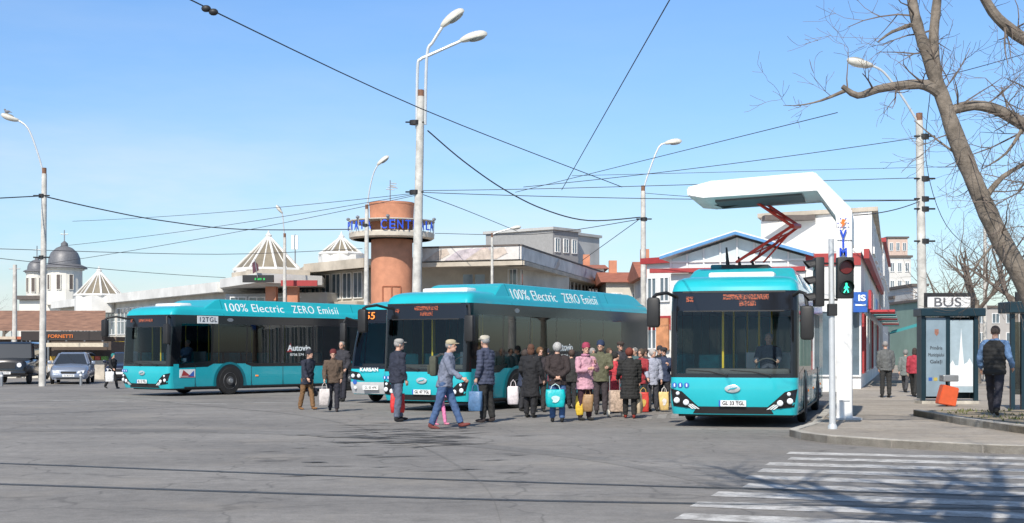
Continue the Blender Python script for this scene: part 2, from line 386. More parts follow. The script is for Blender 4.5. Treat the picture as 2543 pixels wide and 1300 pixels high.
obj('pack',rbx(-.13,.13,-.06,.09,-.2,.2,.05),cloth((.07,.075,.055)),bp,True)
obj('pocket',rbx(-.09,.09,.09,.13,-.16,.02,.018),cloth((.06,.065,.05)),bp,True)
for s in (1,-1): obj('strap',tube(B(),[(s*.09,-.05,.18),(s*.1,-.14,.24),(s*.11,-.26,.2)],.016,6),cloth((.05,.05,.05)),bp)
person('child in pink trousers half hidden behind the striding person in jeans',1094,1056,940,70,dict(WK,lL=(10,2),lR=(-8,5)),(.5,.2,.3),-.1,0,(.75,.22,.42),(.6,.2,.3),(.1,.06,.04),'long')
p=person('person in quilted navy and grey padded jacket with pale cap, turned to the left',1206,1050,838,-120,ST,(.055,.065,.11),-.14,1,(.02,.02,.024),(.04,.03,.03),(.3,.3,.3),'short','cap',(.5,.46,.38),fat=1.1)
bag('blue cloth shopping bag carried by the person in the padded jacket',Vector((p[1].x,p[1].y-.05,p[1].z)),(.08,.17,.32),.3,.42,-15,.18)
person('person in dark blue coat at the very left of the queue, behind the white bag',1300,1022,872,100,ST,(.03,.04,.075),-.2,0,(.03,.03,.035),(.02,.02,.02),(.06,.045,.04),'puffy')
p=person('person in long black coat with brown hair, near the left end of the queue',1318,1038,858,150,ST,(.014,.014,.016),-.42,0,(.015,.015,.018),(.02,.02,.02),(.11,.05,.03),'long',turn=30,fat=1.12)
bag('white plastic bag beside the long black coat',Vector((p[1].x-.28,p[1].y-.05,p[1].z)),(.72,.66,.68),.26,.42,0,.15)
person('brown-haired person looking out between the long black coat and the grey-haired person',1341,1024,866,20,ST,(.05,.04,.045),-.15,0,(.03,.03,.03),(.02,.02,.02),(.14,.07,.03),'puffy')
person('person in maroon coat behind the brown-haired person, close to the bus side',1360,1008,870,-35,ST,(.13,.03,.045),-.18,0,(.03,.03,.03),(.02,.02,.02),(.25,.24,.23),'short','beanie',(.05,.05,.07))
p=person('grey-haired person in dark jacket and jeans with hands clasped behind the back',1384,1049,855,182,HB,(.032,.022,.022),-.1,0,(.06,.12,.26),(.02,.02,.02),(.42,.41,.4),'puffy',fat=1.16)
bag('turquoise shopping bag held behind the back of the person in jeans',Vector((p[3]@Vector((.06,.24,.86)))),(.0,.42,.45),.42,.38,0,.12,col2=(.55,.75,.75))
person('person in black jacket partly hidden behind the yellow bag',1418,1016,872,150,ST,(.03,.03,.032),-.12,0,(.03,.03,.035),(.02,.02,.02),(.08,.05,.04),'puffy',fat=1.1)
p=person('person in pale pink coat and dark pink knitted hat, arms folded',1453,1045,858,35,ARMSX,(.56,.31,.38),-.2,0,(.05,.02,.03),(.02,.02,.02),(.2,.1,.08),'short','beanie',(.30,.04,.08),fat=1.14,scarf=(.45,.2,.3))
bag('yellow plastic bag on the left of the pink-coated person',Vector((p[2].x-.26,p[2].y+.3,.66)),(.75,.5,.05),.18,.42,0,.12)
bag('tan patterned bag next to the pink-coated person',Vector((p[2].x-.08,p[2].y+.25,.70)),(.32,.19,.09),.24,.38,0,.12)
person('person in olive jacket and navy knitted hat behind the pink coat',1492,1030,852,-10,HOLD,(.115,.115,.07),-.12,0,(.05,.045,.04),(.02,.02,.02),(.1,.07,.05),'short','beanie',(.02,.035,.08),fat=1.14)
person('person in grey coat in the back row between olive jacket and red coat',1512,1006,868,30,ST,(.22,.22,.23),-.18,0,(.03,.03,.03),(.02,.02,.02),(.10,.06,.04),'puffy')
p=person('black-haired person in bright red coat in the middle of the queue',1526,1026,878,120,ST,(.48,.045,.06),-.3,0,(.03,.03,.03),(.02,.02,.02),(.02,.018,.018),'puffy',turn=-30,fat=1.08)
person('person in dark cap at the back, above the red and black padded coats',1541,1012,852,10,ST,(.04,.04,.05),-.12,0,(.03,.03,.03),(.02,.02,.02),(.2,.2,.2),'short','cap',(.05,.035,.03))
p=person('red-haired person seen from behind in long black padded coat',1564,1040,868,178,ST,(.02,.02,.022),-.42,1,(.02,.02,.022),(.25,.03,.02),(.17,.04,.025),'puffy',fat=1.16)
bag('beige cloth bag held by the person in the black padded coat',Vector((p[2].x-.02,p[2].y-.05,p[2].z)),(.5,.4,.28),.2,.46,60,.16)
tr_=thing('shopping_trolley','two-wheeled beige checked shopping trolley standing in the queue','trolley',G(1530,1036),R(10))
obj('trolley_bag',rbx(-.16,.16,-.1,.1,.12,.62,.03),M('tartan',(.5,.38,.3),.8,var=.6,scale=14),tr_,True)
obj('trolley_handle',tube(B(),[(-.12,.12,.1),(-.12,.14,.95),(.12,.14,.95),(.12,.12,.1)],.012,6),GREY,tr_)
for s in (1,-1): obj('wheel',lathe(B(),[(.02,-.02),(.085,-.02),(.085,.02),(.02,.02)],16,(s*.17,.06,.086),'X'),M('trolley_wheel',(.5,.48,.42),.6),tr_)
person('person in teal-grey jacket half hidden right of the black padded coat',1580,1008,866,-60,ST,(.08,.14,.15),-.14,0,(.03,.03,.03),(.02,.02,.02),(.3,.28,.26),'short')
p=person('person in dark red jacket right of the black padded coat',1592,1022,870,-30,HOLD,(.32,.035,.045),-.15,0,(.03,.03,.035),(.02,.02,.02),(.1,.06,.05),'puffy')
bag('red shopping bag standing by the right bus, beside a yellow one',Vector((p[1].x+.06,p[1].y-.3,.62)),(.55,.05,.04),.3,.5,0,.12,col2=(.6,.4,.1))
person('dark-haired person between the dark red jacket and the pale blue coat',1606,1006,868,-60,ST,(.06,.06,.065),-.12,0,(.03,.03,.03),(.02,.02,.02),(.05,.035,.03),'short')
p=person('grey-haired person in pale blue coat near the right end of the queue',1620,1022,870,15,ST,(.36,.38,.47),-.18,0,(.04,.04,.05),(.02,.02,.02),(.45,.42,.4),'puffy')
bag('yellow and white carrier bag next to the red one by the right bus',Vector((p[1].x+.03,p[1].y-.25,.62)),(.7,.5,.2),.26,.46,0,.12,col2=(.75,.72,.7))
person('person in black coat in the back row next to the right bus corner',1636,1004,864,40,ST,(.02,.02,.024),-.2,0,(.03,.03,.03),(.02,.02,.02),(.2,.18,.17),'short','beanie',(.03,.03,.04))
person('person in navy jacket and dark cap at the right end of the queue',1649,1018,866,-10,HOLD,(.035,.05,.10),-.12,0,(.03,.03,.04),(.02,.02,.02),(.2,.2,.2),'short','cap',(.03,.03,.04),fat=1.1)
person('person in brown coat in the back row left of the olive jacket',1471,1008,868,30,ST,(.13,.08,.05),-.15,0,(.03,.03,.03),(.02,.02,.02),(.3,.28,.27),'puffy')
person('person in black with a teal headscarf beside the left bus front',278,966,878,60,WK,(.014,.014,.016),-.3,0,(.015,.015,.018),(.02,.02,.02),(.02,.2,.2),'puffy',vox=.014)
bag('white plastic bag carried by the person in black left of the left bus',P(272,925,54.)+Vector((.1,-.3,.15)),(.75,.75,.75),.35,.4,0,.12)
person('person in dark clothes standing beyond the silver car',238,938,872,150,ST,(.03,.03,.035),-.1,0,(.02,.02,.025),vox=.016)
person('distant person in black jacket between the two parked cars',98,928,868,170,ST,(.02,.02,.025),-.1,0,(.02,.02,.025),vox=.016)
person('person in grey jacket with back turned on the pavement left of the bus sign',2200,988,850,185,dict(ST,aL=(-8,8,30,.2)),(.12,.125,.125),-.08,0,(.025,.025,.03),(.02,.02,.02),(.3,.29,.27),z=.12,fat=1.08)
p=person('person in red jacket and black trousers walking left of the bus sign',2270,986,863,150,WK,(.36,.035,.055),-.06,0,(.02,.02,.024),(.02,.02,.02),(.05,.035,.03),'long',z=.12)
bag('white bag carried beside the red-jacketed person on the pavement',Vector((p[2].x-.25,p[2].y,p[2].z)),(.7,.7,.7),.3,.38,0,.14,gz=.12)
person('far person in grey-green coat walking in front of the red jacket',2248,975,868,150,WK,(.16,.18,.17),-.2,0,(.05,.05,.055),hs='puffy',z=.12,vox=.014)
person('person in black padded vest over blue sleeves walking away on the right',2470,1032,805,150,dict(WK,aL=(14,20,20,.1),aR=(-16,20,16,.1),lL=(20,3),lR=(-16,16)),(.11,.20,.36),-.08,0,(.02,.022,.03),(.015,.015,.015),(.06,.05,.04),'short',z=.26,fat=1.02,vest=(.02,.02,.024))
# ---------------------------------------------------------------- buses
def itp(tab,z):
    if z<=tab[0][0]: return tab[0][1]
    for (a,b),(c,d) in zip(tab,tab[1:]):
        if z<=c: return b+(d-b)*(z-a)/(c-a)
    return tab[-1][1]
FY=[(.26,.08),(.5,.0),(.92,.0),(1.0,.015),(1.4,.04),(2.34,.10),(2.74,.14),(2.88,.21),(2.97,.33),(3.03,.55),(3.07,.9)]
WW=[(.26,1.25),(.5,1.275),(2.34,1.275),(2.74,1.265),(2.88,1.235),(2.97,1.18),(3.03,1.09),(3.07,.92)]
CRX,CRY,BU=.15,.2,.08
def fs(x,z):
    w=itp(WW,z);f=itp(FY,z);xw=w-CRX;ax=abs(x)
    if ax<=xw: return f+BU*(x/xw)**2
    u=min(1,(ax-xw)/CRX);return f+BU+CRY*(1-math.sqrt(max(0,1-u*u)))
def patch(bm,c,off=.006,nu=8,nv=3):
    g=[]
    for j in range(nv+1):
        row=[]
        for i in range(nu+1):
            u,v=i/nu,j/nv
            x=(c[0][0]*(1-u)+c[1][0]*u)*(1-v)+(c[3][0]*(1-u)+c[2][0]*u)*v
            z=(c[0][1]*(1-u)+c[1][1]*u)*(1-v)+(c[3][1]*(1-u)+c[2][1]*u)*v
            row.append(bm.verts.new((x,fs(x,z)-off,z)))
        g.append(row)
    for j in range(nv):
        for i in range(nu): bm.faces.new((g[j][i],g[j][i+1],g[j+1][i+1],g[j+1][i]))
    return bm
def rect(x0,x1,z0,z1): return [(x0,z0),(x1,z0),(x1,z1),(x0,z1)]
PANES=[(.66,1.95),(2.05,3.5),(3.58,5.1),(5.18,6.7),(6.78,8.3),(8.38,9.7)]
def shell(root,L,rows,panes,wz=(1.08,2.45)):
    ys=[]
    for a,b in panes: ys+=[a,b]
    ys+=[L-1.2]
    ys=sorted(ys)
    parts={};cache={}
    def outline(z):
        w=itp(WW,z);f=itp(FY,z);xw=w-CRX;pts=[];tg=[]
        e=f+BU+CRY;mp=lambda y:e+(y-.4)*(L-.12-e)/(L-.52)
        for k in range(5):
            a=R(90*k/5);pts.append((-xw-CRX*math.cos(a),f+BU+CRY*(1-math.sin(a))));tg.append(('fc',0))
        for k in range(12):
            t=-1+2*k/12;pts.append((xw*t,f+BU*t*t));tg.append(('f',k))
        for k in range(5):
            a=R(90*k/5);pts.append((xw+CRX*math.sin(a),f+BU+CRY*(1-math.cos(a))));tg.append(('fc',1))
        pts.append((w,e));tg.append(('s+',-1))
        for i,y in enumerate(ys): pts.append((w,mp(y)));tg.append(('s+',i))
        pts.append((w,L-.12));tg.append(('r',0));pts.append((w-.12,L));tg.append(('r',0));pts.append((-w+.12,L));tg.append(('r',0))
        pts.append((-w,L-.12));tg.append(('s-',len(ys)-1))
        for i in range(len(ys)-1,-1,-1): pts.append((-w,mp(ys[i])));tg.append(('s-',i-1))
        return pts,tg
    O=[outline(z) for z in rows];n=len(O[0][0])
    def add(key,j,i):
        bm=parts.setdefault(key,B());c=cache.setdefault(key,{})
        def vv(r,k):
            if (r,k) not in c: x,y=O[r][0][k];c[(r,k)]=bm.verts.new((x,y,rows[r]))
            return c[(r,k)]
        bm.faces.new((vv(j,i),vv(j,(i+1)%n),vv(j+1,(i+1)%n),vv(j+1,i)))
    for j in range(len(rows)-1):
        zm=(rows[j]+rows[j+1])/2
        for i in range(n):
            t,k=O[0][1][i]
            if zm>2.74: key=('roof','T')
            elif t in('f','fc'):
                if zm<1.0: key=('front_panel','T')
                elif zm>2.34: key=('destination_panel','K')
                elif t=='f' and zm>1.08: key=('windscreen','W')
                elif t=='f': key=('windscreen_surround','K')
                else: key=('corner_pillar','K',k)
            elif t=='r': key=('rear_panel','T')
            else:
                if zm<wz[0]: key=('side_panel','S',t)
                elif zm<wz[1] and k>=0 and k%2==0 and k<2*len(panes): key=('side_window','G',t,k)
                else: key=('window_surround','K',t)
            add(key,j,i)
    key=('roof','T');bm=parts[key];bm.faces.new([cache[key][(len(rows)-1,i)] for i in range(n)])
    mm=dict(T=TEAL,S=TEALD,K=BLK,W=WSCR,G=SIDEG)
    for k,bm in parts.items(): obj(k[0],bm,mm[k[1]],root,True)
def wheel(root,x,y,r=.48):
    s=1 if x>0 else -1
    w=obj('wheel',lathe(B(),[(.28,-.14*s),(r-.02,-.14*s),(r,-.1*s),(r,.0),(r-.03,.03*s),(.3,.035*s)],28,(x,y,r),'X'),RUB,root,True)
    obj('rim',lathe(B(),[(.3,.03*s),(.285,.045*s),(.25,.0),(.16,.01*s),(.15,.05*s),(.09,.06*s)],24,(x,y,r),'X'),M('rim_grey',(.10,.10,.105),.5,.4),w,True)
    obj('hub',lathe(B(),[(.01,.055*s),(.09,.06*s),(.08,.1*s),(.01,.11*s)],18,(x,y,r),'X'),GREY,w,True)
def make_bus(label,near,ax,plate,group,extra):
    ax=Vector((ax[0],ax[1],0)).normalized();right=Vector((ax.y,-ax.x,0))
    loc=Vector((near[0],near[1],0))-right*1.275
    rz=math.atan2(-ax.x,ax.y)
    t=thing('city_bus',label,'bus',loc,rz,group)
    rows=[.26,.5,.75,.92,1.0,1.08,1.4,1.8,2.34,2.45,2.62,2.74,2.81,2.88,2.93,2.97,3.0,3.03,3.07]
    shell(t,12.,rows,PANES)
    obj('underbody',bx(-1.15,1.15,.5,11.7,.2,.34),MBLK,t)
    bm=B();st=[(1.55,2.92,1.06),(2.25,3.28,1.04),(2.45,3.32,1.03),(10.9,3.32,1.03),(11.3,3.28,1.0),(11.8,2.95,1.0)];rr=[]
    for y,zt,wt in st:
        k=(zt-2.77)/(3.32-2.77);wt=1.272-(1.272-wt)*max(.25,k)
        rr.append([bm.verts.new(q) for q in ((-1.272,y,2.745),(-wt,y,zt-.02),(-wt+.05,y,zt),(wt-.05,y,zt),(wt,y,zt-.02),(1.272,y,2.745))])
    for a,b in zip(rr,rr[1:]):
        for i in range(6): bm.faces.new((a[i],a[(i+1)%6],b[(i+1)%6],b[i]))
    bm.faces.new(rr[0]);bm.faces.new(rr[-1]);obj('roof_fairing',bm,TEAL,t,True,ang=20)
    TD=M('teal_dark',(.0,.16,.2),.4)
    for y0,y1 in ((2.46,2.48),(8.9,8.92)): obj('fairing_seam',xzprism(B(),[(1.276,2.745),(1.04,3.295),(1.03,3.295),(1.266,2.745)],y0,y1),TD,t)
    obj('roof_unit',rbx(-.6,.75,.98,1.5,2.98,3.16,.05),WHITE,t,True)
    ty=Vector((-.242,0,.555))
    mid=Vector((1.272,0,2.745)).lerp(Vector((1.03,0,3.30)),.5);nrm=Vector((.555,0,.242)).normalized()
    text('100% Electric',.44,WLET,t,mtx(mid+nrm*.012+Vector((0,3.95,0)),(0,1,0),ty),width=2.7,sp=1.06)
    text('ZERO Emisii',.44,WLET,t,mtx(mid+nrm*.012+Vector((0,6.95,0)),(0,1,0),ty),width=2.35,sp=1.15)
    for y in (2.72,8.62):
        for s in (1,-1):
            bm=B();pts=[(y+.62*math.cos(R(a)),.44+.62*math.sin(R(a))) for a in range(-20,201,10)]
            bm.faces.new([bm.verts.new((s*1.281,a,b)) for a,b in pts]);obj('wheel_arch',bm,MBLK,t)
            bm=B();po=[(y+.72*math.cos(R(a)),.44+.70*math.sin(R(a))) for a in range(-12,193,12)];pi=[(y+.62*math.cos(R(a)),.44+.62*math.sin(R(a))) for a in range(-12,193,12)]
            for i in range(len(po)-1): poly(bm,[(s*1.288,*po[i]),(s*1.288,*po[i+1]),(s*1.292,*pi[i+1]),(s*1.292,*pi[i])])
            bmesh.ops.remove_doubles(bm,verts=bm.verts,dist=.0005)
            obj('arch_trim',bm,TD,t)
            wheel(t,s*1.262,y)
    for y in (1.2,3.7,5.2,6.7,7.6,9.7,10.8): obj('panel_gap',bx(1.272,1.279,y,y+.015,.3,1.06),MBLK,t)
    obj('driver_window_trim',poly(B(),[(1.2785,.52,1.085),(1.2785,.52,.95),(1.2785,1.75,.98),(1.2785,2.2,1.17),(1.2785,2.2,1.2)]),BLK,t)
    obj('lower_window_trim',poly(B(),[(1.2785,3.45,1.06),(1.2785,3.75,.97),(1.2785,9.6,.97),(1.2785,9.6,1.085),(1.2785,3.45,1.085)]),BLK,t)
    obj('skirt',bx(1.272,1.283,.75,11.6,.26,.31),MBLK,t)
    for y in (3.9,6.2,10.2): obj('marker_light',bx(1.275,1.29,y,y+.12,.62,.67),ORAN,t)
    obj('lower_grille',patch(B(),[(-.8,.28),(.8,.28),(.72,.42),(-.72,.42)],.01),MBLK,t)
    for s in (1,-1):
        c=[(s*.62,.36),(s*1.2,.42),(s*1.26,.78),(s*1.02,.72)]
        h=obj('headlight',patch(B(),c if s>0 else [c[1],c[0],c[3],c[2]],.012),BLK,t)
        for x,z,r in ((.93,.50,.062),(1.12,.54,.062),(1.1,.68,.04)):
            y=fs(s*x,z)-.03
            obj('lamp_lens',ell(B(),(s*x,y,z),(r,.03,r),14,8),LENS,h,True)
        for k in range(3): obj('light_strip',patch(B(),[(s*(.66+k*.06),.37),(s*(.7+k*.06),.37),(s*(.84+k*.05),.47),(s*(.80+k*.05),.47)],.02,2,2),WLET,h)
    pl=obj('number_plate',bx(-.27,.27,-.035,-.02,.43,.55),WHITE,t)
    obj('plate_band',bx(-.27,-.235,-.038,-.034,.43,.55),BLUE,pl)
    text(plate,.105,BLET,pl,mtx((.02,-.037,.49),(1,0,0),(0,0,1)),width=.44,bold=.003)
    em=obj('emblem',lathe(B(),[(.02,0),(.14,0),(.14,-.02),(.12,-.025),(.02,-.02)],24,(0,.0,0),'Y'),M('emblem_silver',(.6,.65,.66),.25,.5),t,True)
    for v in em.data.vertices: v.co=Vector((v.co.x*1.1,v.co.y-.012,v.co.z*.55+.78))
    obj('emblem_wave',tube(B(),[(-.09,-.042,.75),(-.03,-.044,.78),(0,-.044,.78),(.03,-.044,.785),(.09,-.042,.81)],[.008,.014,.014,.014,.008],6),TEALD,em)
    for i,x in enumerate((-1.17,-1.05,-.92)):
        y=fs(x,.84)-.012
        st_=obj('round_sticker',lathe(B(),[(.005,0),(.052,0),(.052,-.006),(.005,-.006)],18,(x,y,.845),'Y'),BLUE,t)
        obj('sticker_symbol',bx(x-.012,x+.012,y-.012,y-.008,.815,.875),WLET,st_)
    for c_ in (rect(-1.0,1.0,2.32,2.345),rect(-1.02,1.02,2.70,2.74)): obj('windscreen_trim',patch(B(),c_,.01,10,1),MBLK,t)
    for (a,b,c) in extra['led']: obj('destination_display',patch(B(),rect(a,b,c,c+.105),.012,6,1),LED,t)
    for s,x0 in ((1,.75),(-1,-.1)):
        pts=[(x0,fs(x0,1.04)-.04,1.04),(x0-.35,fs(x0-.35,1.12)-.03,1.12),(x0-.8,fs(x0-.8,1.16)-.03,1.15)]
        obj('wiper',tube(B(),pts,[.016,.012,.009],6),MBLK,t)
    for s,zt,zb,xo,fw in ((-1,2.60,2.0,.18,.5),(1,2.42,1.75,.12,.15)):
        m=obj('mirror_arm',tube(B(),[(s*1.15,.3,2.62),(s*1.3,.1-fw*.4,2.7),(s*(1.3+xo),-fw*.6,2.66),(s*(1.34+xo),-fw*.8,zt)],.035,8),MBLK,t,True)
        obj('mirror_housing',rbx(s*(1.34+xo)-.13,s*(1.34+xo)+.13,-fw*.8-.09,-fw*.8+.09,zb,zt,.06),MBLK,m,True)
    # interior
    obj('floor',bx(-1.2,1.2,.4,11.5,.36,.40),M('bus_floor',(.28,.28,.29),.7),t)
    obj('ceiling',bx(-1.15,1.15,.6,11.5,2.5,2.54),M('bus_ceiling',(.8,.8,.8),.7),t)
    DA=M('dash',(.06,.06,.065),.6)
    obj('dashboard',rbx(-1.0,1.1,.38,.85,.9,1.18,.05),DA,t,True)
    obj('cab_partition',bx(.1,1.15,1.75,1.79,.4,1.5),M('partition',(.45,.48,.49),.5),t)
    obj('steering_wheel',tube(B(),[(.6+.22*math.cos(R(a)),.95+.10*math.sin(R(a)),1.22+.16*math.sin(R(a))) for a in range(0,361,30)],.016,6),MBLK,t)
    sm=M('seat_fabric',(.03,.36,.40),.8,var=.3)
    for x,y,z in ((.6,1.45,.5),(-.75,2.3,.45),(-.75,3.4,.45),(.75,3.4,.45),(-.75,4.6,.45),(.75,4.6,.45),(.75,6,.45),(-.75,6.2,.45),(.75,7.4,.45)):
        bm=B();box(bm,x-.22,x+.22,y-.4,y+.09,z+.35,z+.45);box(bm,x-.22,x+.22,y,y+.09,z+.46,z+1.0)
        bmesh.ops.bevel(bm,geom=bm.edges[:],offset=.03,segments=1,affect='EDGES')
        bmesh.ops.remove_doubles(bm,verts=bm.verts,dist=.012)
        obj('seat',bm,sm,t)
    for x,y in ((-.3,1.0),(.3,2.6),(-.35,3.6),(.35,5.4),(-.35,6.8)): obj('grab_pole',tube(B(),[(x,y,.4),(x,y,2.5)],.024,8),YEL,t)
    if extra.get('ad'):
        y=extra['ad'];x=1.288
        text('Autovip',.3,WLET,t,mtx((x,y,1.62),(0,1,0),UP),width=1.15,bold=.006)
        obj('red_triangle',poly(B(),[(x,y-.62,1.48),(x,y-.35,1.48),(x,y-.42,1.82)]),RED,t)
        text('0736 574 168',.13,WLET,t,mtx((x,y+.05,1.38),(0,1,0),UP),width=1.0)
    if extra.get('sticker'):
        b_=obj('fleet_number_panel',bx(1.27,1.284,1.3,2.2,2.46,2.72),WHITE,t);text('12TGL',.23,BLET,b_,mtx((1.288,1.75,2.59),(0,1,0),UP),width=.74,sp=1.12)
        b_=obj('flag_sticker',bx(1.27,1.286,.55,1.2,.62,.9),WHITE,t)
        obj('red_sail',poly(B(),[(1.289,.62,.68),(1.289,1.0,.68),(1.289,.7,.88)]),RED,b_);obj('blue_hull',poly(B(),[(1.289,.9,.66),(1.289,1.15,.66),(1.289,1.15,.86)]),BLUE,b_);obj('red_base',bx(1.286,1.289,.58,1.17,.63,.66),RED,b_)
    lg=obj('side_emblem',lathe(B(),[(.06,0),(.1,0),(.1,.005),(.06,.005)],20,(1.268,0,0),'X'),GREY,t)
    for v in lg.data.vertices: v.co=Vector((v.co.x,v.co.y*1.4+2.75,v.co.z*.6+2.6))
    return t
GB='electric buses parked at the stop'
b1=make_bus('teal electric bus farthest left, with a 12TGL panel on its side',(-11.5,45.),(.61,.79),'GL 12 TGL',GB,dict(led=[(-.85,-.72,2.5),(-.35,.4,2.5)],ad=6.0,sticker=1))
b2=make_bus('teal electric bus in the middle, people queueing along its side',(-1.15,33.6),(.4675,.88),'GL 47 TGL',GB,dict(led=[(-.9,-.78,2.5),(-.3,.4,2.56),(-.12,.25,2.42)],ad=5.6))
b3=make_bus('teal electric bus on the right under the white charging arm',(5.62,26.6),(.263,.965),'GL 33 TGL',GB,dict(led=[(-.95,-.8,2.52),(-.2,.7,2.56),(.12,.45,2.43)]))
bpy.context.view_layer.update()
SEAT=dict(ST,aL=(45,8,35,.1),aR=(45,8,35,.1),lL=(75,70),lR=(75,70),lean=-4)
person('bus driver in dark jacket seated behind the right bus windscreen',0,0,0,math.degrees(b3.rotation_euler.z),SEAT,(.05,.06,.09),loc=b3.matrix_world@Vector((.6,1.4,.48)),h=1.7,vox=.014)
person('bus driver in blue shirt seated behind the left bus windscreen',0,0,0,math.degrees(b1.rotation_euler.z),SEAT,(.10,.18,.3),loc=b1.matrix_world@Vector((.6,1.4,.48)),h=1.7,vox=.014)
inv=b3.matrix_world.inverted()
def L3(px,py,d): return inv@P(px,py,d)
PR=M('pantograph_red',(.72,.05,.03),.45)
pg=obj('pantograph_base',bx(-.5,.5,2.5,3.8,3.32,3.4),MBLK,b3)
EL_=[]
for o_ in (-.36,.36):
    dd=29.6+o_;sx=o_*50
    EL_.append((L3(1846+sx,652,dd),L3(1976+sx*.5,562,dd),L3(1886+sx*.5,502,dd)))
    obj('pantograph_lower_arm',tube(B(),[EL_[-1][0],EL_[-1][1]],.032,8),PR,pg)
    obj('pantograph_upper_arm',tube(B(),[EL_[-1][1],EL_[-1][2]],.032,8),PR,pg)
a_,b_=EL_
for n_,i,j in (('lower_brace',0,1),('upper_brace',1,2)):
    for u0,u1 in ((.15,.5),(.5,.85)):
        obj(n_,tube(B(),[a_[i].lerp(a_[j],u0),b_[i].lerp(b_[j],u1)],.016,6),PR,pg);obj(n_,tube(B(),[b_[i].lerp(b_[j],u0),a_[i].lerp(a_[j],u1)],.016,6),PR,pg)
obj('pantograph_rod',tube(B(),[L3(1896,652,29.6),L3(1964,576,29.6)],.022,6),PR,pg)
obj('pantograph_rod',tube(B(),[L3(1958,544,29.6),L3(1866,498,29.6)],.018,6),PR,pg)
obj('pantograph_joint',tube(B(),[a_[1],b_[1]],.055,8),PR,pg)
bm=B()
for o_ in (-.4,-.15,.15,.4): tube(bm,[L3(1868,498,29.6+o_),L3(1960,494,29.6+o_)],.035,6)
tube(bm,[L3(1872,500,29.1),L3(1872,500,30.1)],.03,6);obj('contact_head',bm,MBLK,pg)
for i,px in enumerate((1808,1838,1872)): obj('roof_bracket',tube(B(),[L3(px,668,29.5),L3(px-4,(615,638,648)[i],29.5)],[.05,.02],6),MBLK,pg)
for y in (2.6,4.6,6.2): obj('roof_box',rbx(-.75,-.2,y,y+.9,3.31,3.42,.03),M('teal_dark',(.0,.16,.2),.4),b3,True)
def minibus():
    global FY,WW
    sFY,sWW=FY,WW
    near=Vector((XX(862,39.6),39.6,0));ax=Vector((.40,.916,0));right=Vector((ax.y,-ax.x,0))
    t=thing('minibus','small teal bus with amber 55 display half hidden behind the middle bus','bus',near+right*1.2,math.atan2(-ax.x,ax.y))
    FY=[(.26,.1),(.5,.0),(.92,.0),(1.0,.03),(1.4,.12),(2.34,.4),(2.74,.5),(2.86,.58),(2.94,.8),(3.0,1.1)]
    WW=[(.26,1.16),(.5,1.2),(1.6,1.2),(2.34,1.15),(2.74,1.08),(2.86,1.0),(2.94,.9),(3.0,.7)]
    shell(t,8.,[.26,.5,.75,.92,1.0,1.08,1.4,1.8,2.34,2.45,2.62,2.74,2.8,2.86,2.94,3.0],[(.8,2.2),(2.3,3.7),(3.8,5.2),(5.3,6.6)])
    obj('bumper',patch(B(),rect(-1.12,1.12,.28,.62),.03,12,3),M('bumper_silver',(.5,.51,.52),.4),t,True)
    for s in (-1,1):
        c=[(s*.62,.66),(s*1.15,.72),(s*1.17,.95),(s*.8,.9)]
        h=obj('headlight',patch(B(),c if s>0 else [c[1],c[0],c[3],c[2]],.02,6,2),BLK,t)
        for x in (.82,1.03): obj('lamp_lens',ell(B(),(s*x,fs(s*x,.8)-.03,.8),(.06,.03,.06),12,8),LENS,h,True)
        obj('fog_lamp',ell(B(),(s*.95,fs(s*.95,.45)-.04,.45),(.05,.03,.05),12,8),LENS,t,True)
        m=obj('mirror_arm',tube(B(),[(s*1.1,.5,2.4),(s*1.35,.2,2.5),(s*1.38,.1,2.35)],.03,8),MBLK,t)
        obj('mirror_housing',rbx(s*1.38-.1,s*1.38+.1,.02,.18,1.8,2.35,.05),MBLK,m,True)
        for y in (1.6,6.): wheel(t,s*1.19,y,.42)
    text('KARSAN',.15,WLET,t,mtx((-.45,-.03,.98),(1,0,0),UP),width=.6,bold=.004)
    dp=obj('display_panel',patch(B(),rect(-1.0,.95,2.38,2.72),.012,8,2),BLK,t)
    text('55',.3,ORAN,dp,mtx((-.66,fs(-.66,2.5)-.05,2.55),(1,.0,0),(0,.2,1)),width=.3,bold=.002)
    pl=obj('number_plate',bx(-.65,-.13,-.05,-.035,.40,.52),WHITE,t);text('GL 05 HPK',.1,BLET,pl,mtx((-.38,-.053,.46),(1,0,0),UP),width=.4)
    obj('dashboard',bx(-1.0,1.0,.55,1.,.8,1.15),MBLK,t);obj('floor',bx(-1.1,1.1,.5,7.6,.4,.45),MBLK,t)
    obj('round_sticker',lathe(B(),[(.005,0),(.07,0),(.07,-.008),(.005,-.008)],18,(-.95,fs(-.95,.62)-.04,.62),'Y'),BLUE,t)
    FY,WW=sFY,sWW
minibus()
